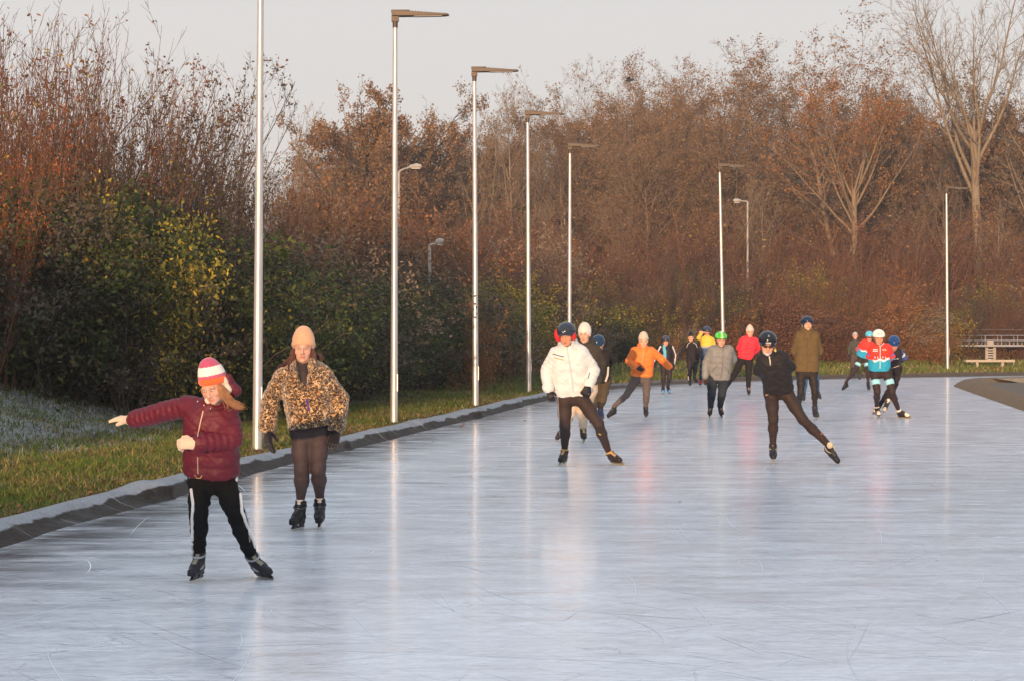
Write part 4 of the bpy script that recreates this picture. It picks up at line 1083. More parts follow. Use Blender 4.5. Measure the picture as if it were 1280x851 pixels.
class Person:
    def __init__(s, sp):
        s.sp = sp; g = sp.get; s.s = g('s', 1.0); s.near = sp['near']      # near: 0 close, 1 mid, 2 far
        s.hv = [.0085, .012, .018, .026][s.near]; s.ff = [.0042, .0060, .010, .016][s.near]
        s.D = sp['D'] if 'D' in sp else F * CAMH / (sp['stance'] - HY)
        J = {}
        for k, v in sp['j'].items():
            J[k] = vat(v[0], v[1], s.D + (v[2] if len(v) > 2 else 0))
        s.J = J; s.org = V3((J['hipa'][0] + J['hipb'][0]) / 2, s.D, 0)
        s.root = empty('person', tuple(s.org), sp['label'], 'person', 'skaters on the ice' if not g('off_ice') else 'people beside the ice')
        s.hm = F / s.D; s.parts = {}
        s.foot()
        s.pel = (J['hipa'] + J['hipb']) / 2
        s.tr, s.tf, s.tu = frame(J['neck'] - s.pel, J['shb'] - J['sha'])
        s.head(); s.torso(); s.legs(); s.hands(); s.skates(); s.hatwear()
        s.build_body()
        if 'extra' in sp: sp['extra'](s)
    def add(s, name, V, Q, mat, col, parent=None, label=None, smooth=True):
        C = col(V, s) if callable(col) else np.tile(np.array(col, float), (len(V), 1))
        me = mesh_np(name, V - s.org, Q, [mat], smooth, col=C)
        o = link(name, me, parent or s.root)
        if label: o['label'] = label
        return o
    def addmb(s, name, mb, mat, parent=None, smooth=True):
        m2 = MB(); m2.fn = mb.fn; m2.v = [tuple(np.array(v) - s.org) for v in mb.v]; m2.n = mb.n
        return m2.build(name, mat, parent or s.root, smooth)
    # ---- feet first: the blades decide where the shins end
    def foot(s):
        s.ft = {}
        for q in 'ab':
            f = s.sp['ft'][q]      # px, py, yaw deg (to image right), [lift (depth offset), pitch]
            px, py, yaw = f[:3]
            if len(f) > 3:
                B = vat(px, py, s.D + f[3]); pit = math.radians(f[4] if len(f) > 4 else 0)
            else:
                B = vat(px, py, F * CAMH / (py - HY)); B[2] = 0.002; pit = 0
            y = math.radians(yaw); fw = V3(math.sin(y) * math.cos(pit), -math.cos(y) * math.cos(pit), math.sin(pit))
            K_ = s.J['kn' + q]; d = K_ - B; u = nrm(d - fw * (d @ fw)); z = s.s
            A = B + u * .150 * z - fw * .035 * z
            s.ft[q] = dict(B=B, f=fw, u=u, l=np.cross(fw, u), A=A); s.J['an' + q] = A
    def head(s):
        sp = s.sp; px, py = sp['head'][:2]; yaw, pitch, roll = [math.radians(x) for x in sp['head'][2:5]]
        hs = sp.get('hs', 1.0) * s.s; s.hs = hs
        f0 = V3(math.sin(yaw) * math.cos(pitch), -math.cos(yaw) * math.cos(pitch), math.sin(pitch))
        u0 = V3(0, 0, 1); u0 = nrm(u0 - f0 * (u0 @ f0)); r0 = np.cross(u0, f0)
        r = r0 * math.cos(roll) + u0 * math.sin(roll); u = np.cross(f0, r)
        dd = sp['head'][5] if len(sp['head']) > 5 else s.J['neck'][1] - s.D - .06
        O = vat(px, py, s.D + dd) - f0 * .085 * hs
        s.hO, s.hR = O, np.stack([r, f0, u])
        L = lambda x, y, z: O + (r * x + f0 * y + u * z) * hs
        s.hL = L; R = s.hR; h = hs
        P = [Ell(L(0, -.018, .030), R, V3(.078, .096, .088) * h, .02), Ell(L(0, .022, -.028), R, V3(.062, .068, .085) * h, .03),
             Ell(L(0, .035, -.078), R, V3(.045, .043, .032) * h, .03), Ell(L(0, .072, -.098), R, V3(.020, .018, .017) * h, .02),
             Cap(L(-.036, .078, .020), L(.036, .078, .020), .013 * h, k=.015),
             Ell(L(-.040, .058, -.030), R, V3(.024, .024, .024) * h, .015), Ell(L(.040, .058, -.030), R, V3(.024, .024, .024) * h, .015),
             Ell(L(-.031, .098, .001), R, V3(.019, .016, .010) * h, .010, 's'), Ell(L(.031, .098, .001), R, V3(.019, .016, .010) * h, .010, 's'),
             Cap(L(0, .086, .006), L(0, .108, -.033), .0085 * h, .0125 * h, k=.010), Ell(L(-.012, .098, -.040), R, V3(.009, .010, .008) * h, .006), Ell(L(.012, .098, -.040), R, V3(.009, .010, .008) * h, .006),
             Ell(L(0, .087, -.062), R, V3(.024, .014, .0065) * h, .006), Ell(L(0, .086, -.075), R, V3(.020, .014, .0070) * h, .006),
             Ell(L(0, .103, -.0685), R, V3(.022, .010, .0022) * h, .003, 's')]
        for sd in (-1, 1): P.append(Ell(L(sd * .079, -.008, -.012), R, V3(.011, .019, .031) * h, .008))
        nk = s.J['neck']
        P += [Cap(L(0, -.020, -.06), nk - s.tu * .02 if hasattr(s, 'tu') else nk, .054 * h, .060 * h, k=.03)]
        s.headp = P
    def skincol(s, V):
        q = (V - s.hO) @ s.hR.T / s.hs; base = np.array(s.sp.get('skin', (.62, .36, .24)))
        C = np.tile(base, (len(V), 1))
        def blob(c, r): return np.exp(-(((q - np.array(c)) / np.array(r))**2).sum(1))
        for sx in (-1, 1):
            C = C * (1 - .6 * blob((sx * .031, .088, .0), (.019, .02, .012))[:, None] * np.array([.5, .8, .9]))  # eye sockets darkened in the skin colour, standing for their shade
            C = C + blob((sx * .042, .07, -.03), (.02, .03, .018))[:, None] * np.array([.05, -.06, -.05])
            e = blob((sx * .033, .09, .024), (.019, .02, .0055))[:, None]; C = C * (1 - .9 * e) + e * .9 * np.array(s.sp.get('brow', (.12, .06, .03)))
            e = blob((sx * .031, .088, .0045), (.015, .02, .0038))[:, None]; C = C * (1 - .85 * e) + e * .85 * np.array((.06, .03, .02))
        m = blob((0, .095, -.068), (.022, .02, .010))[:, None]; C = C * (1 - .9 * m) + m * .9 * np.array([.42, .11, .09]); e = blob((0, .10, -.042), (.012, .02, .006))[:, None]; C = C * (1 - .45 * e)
        if s.sp.get('beard'):
            b = np.clip(blob((0, .06, -.10), (.06, .07, .035)) * 1.6, 0, 1)[:, None] * (1 - m); C = C * (1 - b) + b * np.array(s.sp['beard'])
        return np.clip(C, 0, 1)
    def torso(s):
        sp, J, tr, tf, tu = s.sp, s.J, s.tr, s.tf, s.tu; jk = sp['jacket']; m = s.D / F
        nk = J['neck']; Lsp = np.linalg.norm(nk - s.pel); th = jk.get('th', .012)
        hx, hy = jk['hem'][:2]
        # the hem sits on the spine line extended, at the row given
        t_h = 0.0
        a, b = s.pel, nk
        zh = vat(hx, hy, s.D)[2]; t_h = (zh - a[2]) / (b[2] - a[2])
        hemc = a + (b - a) * t_h
        hemc = V3(vat(hx, hy, s.D)[0], hemc[1], zh) if abs(t_h) < 2 else hemc
        s.hem = hemc
        cw, hw = jk['cw'] * m / 2, jk['hw'] * m / 2
        up2 = nrm(nk - hemc); s.up2 = up2
        shw = np.linalg.norm(J['shb'] - J['sha']) / 2
        P = []; N = 7
        dc, dh = jk.get('dc', .125 * s.s), jk.get('dh', .125 * s.s)
        lat = nrm(tr - up2 * (tr @ up2)); fo = tf
        for i in range(N):
            t = i / (N - 1)       # 0 hem .. 1 near shoulders
            c = hemc + (nk - up2 * .10 * s.s - hemc) * t
            w = hw + (cw - hw) * min(1, t * 1.25); waist = jk.get('waist', 0) * math.sin(PI * min(1, t * 1.1)); w -= waist
            d = dh + (dc - dh) * t - waist * .5
            if t > .85: d *= .9
            quilt = jk.get('quilt')
            w = max(w, d + .005)
            P.append(Cap(c - lat * (w - d) , c + lat * (w - d), d, k=.05))
        mid = (J['sha'] + J['shb']) / 2
        r1 = jk.get('rs', .050) * s.s + th
        P.append(Cap(J['sha'] + (mid - J['sha']) * .12, J['shb'] + (mid - J['shb']) * .12, r1 * .92, k=.05))
        P.append(Cap(nk - up2 * .06 * s.s, nk + up2 * .005, .085 * s.s + th, .066 * s.s + th * .5, k=.04))
        P.append(Clip(hemc, -up2 + V3(0, 0, -.0)))
        if jk.get('collar', 1):
            ch = jk.get('collar_h', .055) * s.s; nd = nrm(s.hL(0, -.02, -.06) - nk)
            P.append(Cap(nk + up2 * .0, nk + nd * ch - tf * .0, .066 * s.s + th, .060 * s.s + th, k=.012)); 
            P.append(Clip(nk + nd * (ch + .02), nd + tf * 0.55 * 0))
        if jk.get('hood'):
            P.append(Ell(nk - tf * .09 * s.s + up2 * .03, np.stack([tr, tf, tu]), V3(.12, .07, .085) * s.s, .03))
            for sg in (-1, 1): P.append(Cap(nk + tr * sg * .075 * s.s - tf * .05 + up2 * .04, nk + tr * sg * .03 * s.s + tf * .075 * s.s - up2 * .02, .035 * s.s, k=.02))
        if jk.get('vneck'):
            a0 = nk + fo * .085 + up2 * .03; a1 = nk - up2 * jk['vneck'] + fo * (dc + .03)
            P.append(Cap(a0, a1, .062, .012, k=.02, op='s')); P.append(Cap(nk + up2 * .02, nk + up2 * .10 - fo * .0, .062, .09, k=.02, op='s'))
        for q in 'ab':
            S, E, W = J['sh' + q], J['el' + q], J['wr' + q]
            ru, rf = jk.get('ru', .047) * s.s + th, jk.get('rf', .040) * s.s + th
            rq = jk.get('rip'); 
            P.append(Cap(S, E, ru * 1.0, ru * .95, k=.035, rip=(rq[0], rq[1], .0) if rq else None))
            W2 = W - nrm(W - E) * rf * .5; P.append(Cap(E, W2, ru * .95, rf, k=jk.get('ks', .010), rip=(rq[0], rq[1], .0) if rq else None))
            P.append(Clip(V3(0, 0, -99), V3(0, 0, -1)))
        nz = jk.get('noise', [(.004, .065, 1), (.0022, .03, 4)])
        if jk.get('band'):       # horizontal quilting: shallow seams along the spine
            pass
        V, Q = sdf_mesh(P, s.hv, nz)
        s.jv = V
        if jk.get('quiltn'):
            # press the seams in along the garment
            tt = (V - hemc) @ up2; n_ = jk['quiltn']; amp = jk.get('qa', .006)
            dep = amp * (1 - np.abs(np.sin(PI * tt / n_))**.5)
            ctr = hemc + np.outer(tt, up2); rad = V - ctr; rad[:, :] -= np.outer(rad @ up2, up2); rl = np.linalg.norm(rad, axis=1)[:, None]
            on = (rl[:, 0] < max(cw, hw) * 1.08)[:, None]
            V = V - rad / (rl + 1e-6) * dep[:, None] * on
        s.jacket = s.add(jk.get('name', 'jacket'), V, Q, FB[jk.get('fab', 'nylon')], jk['col'])
        s.jbvh = BVHTree.FromPolygons([tuple(v) for v in V], [tuple(int(x) for x in q) for q in Q])
    def legs(s):
        sp, J = s.sp, s.J; tk = sp['trousers']; th = tk.get('th', .006); S_ = s.s; P = []
        hr = tk.get('hip', .098) * S_ + th; tr = s.tr
        lat = nrm(J['hipb'] - J['hipa'])
        P.append(Cap(J['hipa'] + s.tu * .07 * S_, J['hipb'] + s.tu * .07 * S_, hr * .95, k=.04))
        P.append(Cap(J['hipa'] - lat * -.01, J['hipb'] - lat * .01, hr * .98, k=.04))
        for q in 'ab':
            H, Kn_, A = J['hip' + q], J['kn' + q], s.ft[q]['A']; u = s.ft[q]['u']; f = s.ft[q]['f']
            end = A + u * tk.get('end', .085) * S_
            sh = Kn_ - end; cf = end + sh * .62 - f * .010 * S_
            t1, t2, t3, t4 = tk.get('r', (.083, .058, .056, .040))
            P.append(Cap(H, H + (Kn_ - H) * .55 + f * .006, t1 * S_ + th, (t1 * .5 + t2 * .5) * S_ + th, k=.03))
            P.append(Cap(H + (Kn_ - H) * .5 + f * .006, Kn_, (t1 * .5 + t2 * .5) * S_ + th, t2 * S_ + th, k=.03))
            P.append(Cap(Kn_, cf, (t2 - .002) * S_ + th, t3 * S_ + th, k=.03)); P.append(Cap(cf, end, t3 * S_ + th, t4 * S_ + th, k=.03))
        V, Q = sdf_mesh(P, s.hv, tk.get('noise', [(.0035, .045, 2), (.002, .02, 7)]))
        s.tvv = V
        s.trousers = s.add(tk.get('name', 'trousers'), V, Q, FB[tk.get('fab', 'lycra')], tk['col'])
        s.tbvh = BVHTree.FromPolygons([tuple(v) for v in V], [tuple(int(x) for x in q) for q in Q])
        # socks between trouser end and boot
        if 'sock' in sp:
            for q in 'ab':
                A, u = s.ft[q]['A'], s.ft[q]['u']
                V, Q = sdf_mesh([Cap(A + u * .07 * S_, A + u * .110 * S_, .038 * S_, .036 * S_, k=.01)], max(s.ff, .006))
                s.add('sock', V, Q, FB['knit'], sp['sock'])
    def hands(s):
        sp, J = s.sp, s.J; s.handp = []
        for q in 'ab':
            g = sp['hand'].get(q)
            W, E = J['wr' + q], J['el' + q]; d = nrm(W - E)
            if g is None:      # behind the back
                g = dict(dir=(0, .3, -1), curl=35)
            hd = nrm(V3(*g['dir'])) if 'dir' in g else d
            pn = V3(*g.get('palm', (0, 1, 0))); pn = nrm(pn - hd * (pn @ hd)); sd = np.cross(hd, pn) * (g.get('thumb', 1))
            z = s.s * g.get('sc', 1.0); g_r = .0105 if sp.get('glove') is not None else .0088; th = 1.25 if sp.get('mitt') else 1.0
            P = [Cap(W - hd * .04 * z, W + hd * .01 * z, .036 * z * th, .031 * z * th, k=.012)]
            for o in (-.024, -.008, .008, .024):
                P.append(Cap(W + hd * .012 * z + sd * o * .8 * z, W + hd * .085 * z + sd * o * 1.1 * z, .0165 * z * th, .0145 * z * th, k=.014))
            cu = math.radians(g.get('curl', 25))
            for i, (o, l) in enumerate(((-.029, .056), (-.010, .068), (.010, .074), (.029, .066))):
                b0 = W + hd * .086 * z + sd * o * z; c1 = cu * (1 + .12 * (i - 1.5) * (-1))
                spd = sd * (o * g.get('fan', .5 if sp.get('mitt') else 1.5))
                d1 = nrm(hd * math.cos(c1) + pn * math.sin(c1) + spd); c2 = c1 * 2.1; d2 = nrm(hd * math.cos(c2) + pn * math.sin(c2) + spd)
                b1 = b0 + d1 * l * .52 * z; b2 = b1 + d2 * l * .5 * z
                P += [Cap(b0, b1, g_r * 1.1 * z * th, g_r * z * th, k=.004), Cap(b1, b2, g_r * z * th, g_r * .85 * z * th, k=.004)]
            t0 = W + hd * .025 * z + sd * .026 * z; td = nrm(hd * .75 + sd * .75 + pn * .35); t1 = t0 + td * .042 * z; t2 = t1 + nrm(hd * .95 + sd * .25 + pn * .5) * .034 * z
            P += [Cap(t0, t1, .016 * z * th, .0125 * z * th, k=.008), Cap(t1, t2, .0125 * z * th, .010 * z * th, k=.004)]
            gl = sp.get('glove')
            if gl is not None:
                V, Q = sdf_mesh(P + [Cap(W - d * .05 * z, W + d * .0, .039 * z, .037 * z, k=.01)], [.0046, .007, .010, .014][s.near])
                s.add('glove', V, Q, FB[sp.get('glovefab', 'knit')], gl)
            else: s.handp.append(P)
    def skates(s):
        sp = s.sp; sk = sp['skate']; z = s.s
        for q in 'ab':
            F_ = s.ft[q]; A, f, u, l = F_['A'], F_['f'], F_['u'], F_['l']
            Lc = lambda x, y, w: A + (l * x + f * y + u * w) * z
            top_ = sk.get('top', .085)
            P = [Cap(Lc(0, -.012, top_ - .02), Lc(0, -.008, 0), .049 * z, .044 * z, k=.03), Cap(Lc(0, -.045, -.045), Lc(0, .05, -.045), .040 * z, .042 * z, k=.03),
                 Cap(Lc(0, .05, -.055), Lc(0, .145, -.068), .043 * z, .034 * z, k=.03), Cap(Lc(0, -.005, .02), Lc(0, .085, -.03), .036 * z, .03 * z, k=.03),
                 Cap(Lc(0, -.05, -.09), Lc(0, .15, -.09), .034 * z, .030 * z, k=.01), Clip(Lc(0, 0, -.098), -u), Clip(Lc(0, 0, top_), u - f * .25)]
            V, Q = sdf_mesh(P, max(s.ff, .0055) if s.near < 2 else s.hv * .7)
            def bc(V, L, A=A, f=f, u=u, l=l):
                C = np.tile(np.array(sk['col'], float), (len(V), 1)); qy = (V - A) @ f / z; qz = (V - A) @ u / z; qx = (V - A) @ l / z
                sole = qz < -.083; C[sole] = sk.get('sole', (.02, .02, .02))
                if 'toe' in sk: C[(qy > .115) & ~sole] = sk['toe']
                if 'tongue' in sk:
                    t_ = (np.abs(qx) < .016) & (qy > -.0) & (qz > -.055) & (qy < .11); C[t_] = sk['tongue']
                if 'cuffc' in sk: C[qz > top_ - .014] = sk['cuffc']
                return C
            o = s.add('skate', V, Q, FB['leather'], bc)
            # blade and holder
            M = Matrix([[*l, 0], [*f, 0], [*u, 0], [0, 0, 0, 1]]).transposed(); M.translation = Vector(A - s.org)
            M = M @ Matrix.Scale(z, 4)
            R = Matrix.Rotation(PI / 2, 4, 'Z') @ Matrix.Rotation(PI / 2, 4, 'X')
            # profile in (y, z) extruded in x
            sp_ = sk.get('speed', False); y0, y1 = (-.14, .235) if sp_ else (-.115, .175)
            def plate(prof, w, nm, mat):
                m = MB(); n = len(prof); Pt = [M @ Vector((-w, a, b)) for a, b in prof] + [M @ Vector((w, a, b)) for a, b in prof]
                m.add(Pt, [tuple(range(n)), tuple(range(2 * n - 1, n - 1, -1))] + [(i, n + i, n + (i + 1) % n, (i + 1) % n) for i in range(n)])
                return m.build(nm, mat, o)
            plate([(y0, -.150), (y1 - .03, -.150), (y1, -.143), (y1 + .004, -.130), (y0, -.130)], .0032, 'blade', M_BLADE)
            hm = M_GOLD_TINT if sk.get('gold_tint') else (M_BLADE if sk.get('silver') else M_DARKM)
            plate([(y0 + .01, -.132), (y1 - .012, -.132), (y1 - .03, -.120), (.12, -.097), (.06, -.097), (.045, -.118), (-.015, -.118), (-.03, -.097), (-.085, -.097), (y0 + .01, -.122)], .010, 'blade_holder', hm)
            if s.near < 2:
                for w_, yy, mt in sk.get('straps', []):
                    m = MB(); cc = [M @ Vector((math.sin(a) * .050, (yy + math.cos(a) * .055) if False else yy + math.cos(a) * .058 - .0, w_ + math.cos(a) * -.022)) for a in np.linspace(-2.2, 2.2, 15)]
                    m.tube(cc, .0085 * z, 6); m.build('strap', mt, o, True)
                if sk.get('laces'):
                    for kk in range(5):
                        m = MB(); t_ = kk / 4; yy = .10 - .075 * t_; zz = -.022 + .075 * t_ - .005
                        m.tube([M @ Vector((-.022, yy - .01, zz - .004)), M @ Vector((0, yy + .012, zz + .007)), M @ Vector((.022, yy - .01, zz - .004))], .0035 * z, 5)
                        m.build('lace', sk['laces'], o, True)
    def hatwear(s):
        ht = s.sp['hat']; L, R, h = s.hL, s.hR, s.hs; kind = ht['kind']; vx = [.0045, .006, .010, .015][s.near]
        if kind == 'beanie':
            hgt = ht.get('h', .02)
            P = [Ell(L(0, -.020, .040), R, V3(.094, .112, .098 + hgt) * h, .02), Cap(L(0, -.025, .085), L(0, -.03, .085 + hgt), .066 * h, .052 * h, k=.04)]
            if ht.get('pom'): P.append(Cap(L(0, -.03, .16), L(0, -.03, .17), .03 * h, k=.015))
            low = ht.get('low', .028)
            P.append(Clip(L(0, 0, low), -R[2] + R[1] * -.30 if False else -(R[2] * 1.0 + R[1] * -.34)))
            if ht.get('cuff', 1):
                n = R[2] * 1.0 - R[1] * .34; n = nrm(n); a0 = L(0, 0, low) ; c = L(0, -.02, .03)
                c = c - n * ((c - a0) @ n)
                lat = R[0]; fo = nrm(np.cross(n, lat)); k = []
                cw_ = ht.get('cuffw', .045)
                P.append(Ell(c + n * cw_ * .5 * h, np.stack([lat, fo, n]), V3(.101, .119, cw_ * .85) * h, .006)); P.append(Clip(a0, -n))
            V, Q = sdf_mesh(P, vx, [(.0015, .012, 3)])
            s.hat = s.add('beanie', V, Q, FB['knit'], ht['col'])
        elif kind == 'helmet':
            h_keep = h; h = h * ht.get('z', 1.0)
            P = [Ell(L(0, -.018, .048), R, V3(.114, .136, .106) * h, .01), Clip(L(0, .0, .022), -(R[2] - R[1] * .12))]
            P2 = []
            if ht.get('ears'): # deeper sides and back like a skate helmet
                P2 = [Ell(L(0, -.045, .02), R, V3(.101, .092, .085) * h, .02), Clip(L(0, -.0, -.035), -(R[2] + R[1] * .4))]
                P = [Ell(L(0, -.050, .02), R, V3(.108, .095, .090) * h, .02), Clip(L(0, 0, -.035), -R[2]), Ell(L(0, -.012, .052), R, V3(.117, .138, .108) * h, .01), Clip(L(0, .0, -.036), -R[2])]
                P.append(Ell(L(0, .085, -.035), R, V3(.082, .10, .064) * h, .008, 's'))
            if ht.get('vents'):
                for x in (-.06, -.03, 0, .03, .06):
                    P.append(Cap(L(x, .10, .075 + .01 * (1 - abs(x) / .06)), L(x * .8, .03, .145), .009 * h, k=.004, op='s'))
                    P.append(Cap(L(x * .9, -.03, .15), L(x, -.11, .10), .009 * h, k=.004, op='s'))
            V, Q = sdf_mesh(P, vx)
            s.hat = s.add('helmet', V, Q, FB['gloss'], ht['col'])
            if s.near < 3:
                for sg in (-1, 1):
                    m = MB(); m.tube([L(sg * .088, .015, .03), L(sg * .082, .02, -.03), L(sg * .045, .045, -.108), L(0, .055, -.125)], .0055 * h, 5)
                    s.addmb('chin_strap', m, M_DARKM, s.hat)
            if ht.get('visor'):
                m = MB(); 
                for sg in (-1, 1): m.tube([L(sg * .062, .085, .055), L(sg * .03, .108, .052), L(0, .114, .052)], .016 * h, 8)
                s.addmb('visor', m, M_LENSD, s.hat)
        elif kind == 'hair':
            P = [Ell(L(0, -.024, .036), R, V3(.088, .102, .094) * h, .02), Ell(L(0, -.05, -.01), R, V3(.08, .06, .07) * h, .02), Ell(L(0, .10, -.02), R, V3(.075, .08, .066) * h, .01, 's')]
            V, Q = sdf_mesh(P, vx, [(.003, .015, 3)]); s.hat = s.add('hair', V, Q, FB['hair'], ht['col'])
        if ht.get('shades'):
            m = MB()
            for sg in (-1, 1):
                m.tube([L(sg * .010, .108, -.002), L(sg * .032, .106, .0), L(sg * .055, .090, .002)], [.013 * h, .018 * h, .012 * h], 8)
                m.tube([L(sg * .058, .086, .004), L(sg * .080, .03, .004), L(sg * .082, -.02, .0)], .004 * h, 5)
            m.tube([L(-.012, .110, .004), L(.012, .110, .004)], .006 * h, 5)
            s.addmb('sunglasses', m, M_LENSD)
        elif s.near < 2:
            for sg in (-1, 1):
                m = MB(); n = 10
                c = L(sg * .031, .0795, .001)
                for (rr, mt, nm, off) in ((.0115, M_EYEW, 'eye', 0),):
                    V = []; Fc = []
                    P = [Ell(c, R, V3(.0120, .0090, .0052) * h, .001)]
                    V_, Q_ = sdf_mesh(P, .0028)
                    ev = s.add('eye', V_, Q_, M_EYEW, (.7, .66, .6))
                P = [Ell(c + R[1] * .0068 * h - R[2] * .0008, R, V3(.0056, .0052, .0048) * h, .001)]
                V_, Q_ = sdf_mesh(P, .0022); s.add('iris', V_, Q_, M_IRIS, (.05, .03, .02), ev)
    def build_body(s):
        J = s.J; S_ = s.s
        V1, Q1 = sdf_mesh(s.headp, s.ff)
        P = [Cap(s.pel + s.tu * .05, J['neck'] - s.tu * .12 * S_, .088 * S_, .095 * S_, k=.05), Cap(J['sha'] + (J['shb'] - J['sha']) * .08, J['shb'] + (J['sha'] - J['shb']) * .08, .048 * S_, k=.05), Cap(J['hipa'], J['hipb'], .080 * S_, k=.04),
             Cap(J['neck'] - s.tu * .12, J['neck'], .07 * S_, .05 * S_, k=.04)]
        for q in 'ab':
            P += [Cap(J['sh' + q], J['el' + q], .042 * S_, .034 * S_, k=.02), Cap(J['el' + q], J['wr' + q], .034 * S_, .025 * S_, k=.02),
                  Cap(J['hip' + q], J['kn' + q], .055 * S_, .036 * S_, k=.01), Cap(J['kn' + q], s.ft[q]['A'] + s.ft[q]['u'] * .09 * S_, .034 * S_, .024 * S_, k=.01), Cap(s.ft[q]['A'] + s.ft[q]['u'] * .09 * S_, s.ft[q]['A'], .024 * S_, .024 * S_, k=.01), Cap(s.ft[q]['A'] - s.ft[q]['u'] * .04, s.ft[q]['A'] - s.ft[q]['u'] * .055 + s.ft[q]['f'] * .10, .028 * S_, k=.02)]
        hv = max(s.hv, .024)
        V2, Q2 = sdf_mesh(P, hv)
        Vs, Qs = [V1, V2], [Q1, Q2 + len(V1)]; n = len(V1) + len(V2)
        for hp in s.handp:
            V_, Q_ = sdf_mesh(hp, max(s.ff * .9, .005)); Vs.append(V_); Qs.append(Q_ + n); n += len(V_)
        V = np.concatenate(Vs); Q = np.concatenate(Qs)
        s.add('body', V, Q, FB['skin'], lambda V, L: s.skincol(V))
    # ---- trims laid on the cloth
    def strip(s, name, pts, rad, color, which='j', fab='nylon', label=None, lift=0.0, n=6, step=3.0):
        bvh = s.jbvh if which == 'j' else s.tbvh; out = []
        P2 = []
        for (x0, y0), (x1, y1) in zip(pts[:-1], pts[1:]):
            L = math.hypot(x1 - x0, y1 - y0); k = max(1, int(L / step))
            P2 += [(x0 + (x1 - x0) * i / k, y0 + (y1 - y0) * i / k) for i in range(k)]
        P2.append(pts[-1]); o = Vector((0, 0, CAMH))
        for x, y in P2:
            d = (at(x, y, s.D) - o).normalized(); hit = bvh.ray_cast(o, d)
            if hit[0] is None:
                hit = bvh.find_nearest(at(x, y, s.D))
            if hit[0] is not None: out.append(hit[0] + hit[1] * (rad * .15 + lift))
        if len(out) < 2: return None
        m = MB(); m.tube(out, rad, n)
        m2 = MB(); m2.fn = m.fn; m2.v = [tuple(np.array(v) - s.org) for v in m.v]; m2.n = m.n
        mt = color if isinstance(color, bpy.types.Material) else None
        if mt is None:
            key = 'trim_%02x%02x%02x' % tuple(int(c * 255) for c in color)
            mt = bpy.data.materials.get(key) or simple(key, color, .6, 0, .06, 60)
        ob = m2.build(name, mt, s.jacket if which == 'j' else s.trousers, True)
        if label: ob['label'] = label
        return ob
    def hairlock(s, guide, n, spread, r, color, name='hair', jit=.01, taper=.3):
        g = [np.array(p) for p in guide]; rr = random.Random(4); m = MB()
        for k in range(n):
            a, b = rr.gauss(0, 1), rr.gauss(0, 1); pts = []
            for i, p in enumerate(g):
                f = .35 + .65 * i / (len(g) - 1)
                pts.append(p + V3(a, b * .6, rr.gauss(0, .15)) * spread * f + V3(rr.gauss(0, 1), rr.gauss(0, 1), rr.gauss(0, 1)) * jit * f)
            # smooth
            q = spline3(pts, 4); e = int(len(q) * rr.uniform(.5, 1)); q = q[:max(e, 3)]
            m.tube(q, [r * (1 - (1 - taper) * i / (len(q) - 1)) for i in range(len(q))], 4)
        key = 'hair_%02x%02x%02x' % tuple(int(c * 255) for c in color)
        mt = bpy.data.materials.get(key)
        if mt is None:
            mt = simple(key, color, .42, 0, .25, 40); mt.node_tree.nodes['Principled BSDF'].inputs['Sheen Weight'].default_value = .2
        return s.addmb(name, m, mt)
def spline3(P, k):
    P = [Vector(p) for p in P]; out = []
    for i in range(len(P) - 1):
        p0 = P[max(i - 1, 0)]; p1 = P[i]; p2 = P[i + 1]; p3 = P[min(i + 2, len(P) - 1)]
        for j in range(k):
            t = j / k
            out.append(.5 * ((2 * p1) + (p2 - p0) * t + (2 * p0 - 5 * p1 + 4 * p2 - p3) * t * t + (3 * p1 - p0 - 3 * p2 + p3) * t**3))
    out.append(P[-1]); return out
# ------------------------------------------------------------------ the cast, joints read from the photograph (px, py, depth offset)
BLK = (.020, .018, .018); LEG = (.040, .028, .024)
def bands_local(s_attr, stops):
    pass
def hatbands(stops):
    """stops: list of (z in head units, colour) from the bottom up"""
    def f(V, s):
        z = ((V - s.hO) @ nrm(s.hR[2] - s.hR[1] * .34)) / s.hs; C = np.zeros((len(V), 3)); C[:] = stops[0][1]
        for z0, c in stops[1:]: C[z > z0] = c
        return C
    return f
BLKSK = dict(col=(.022, .02, .02), sole=(.02, .02, .02))

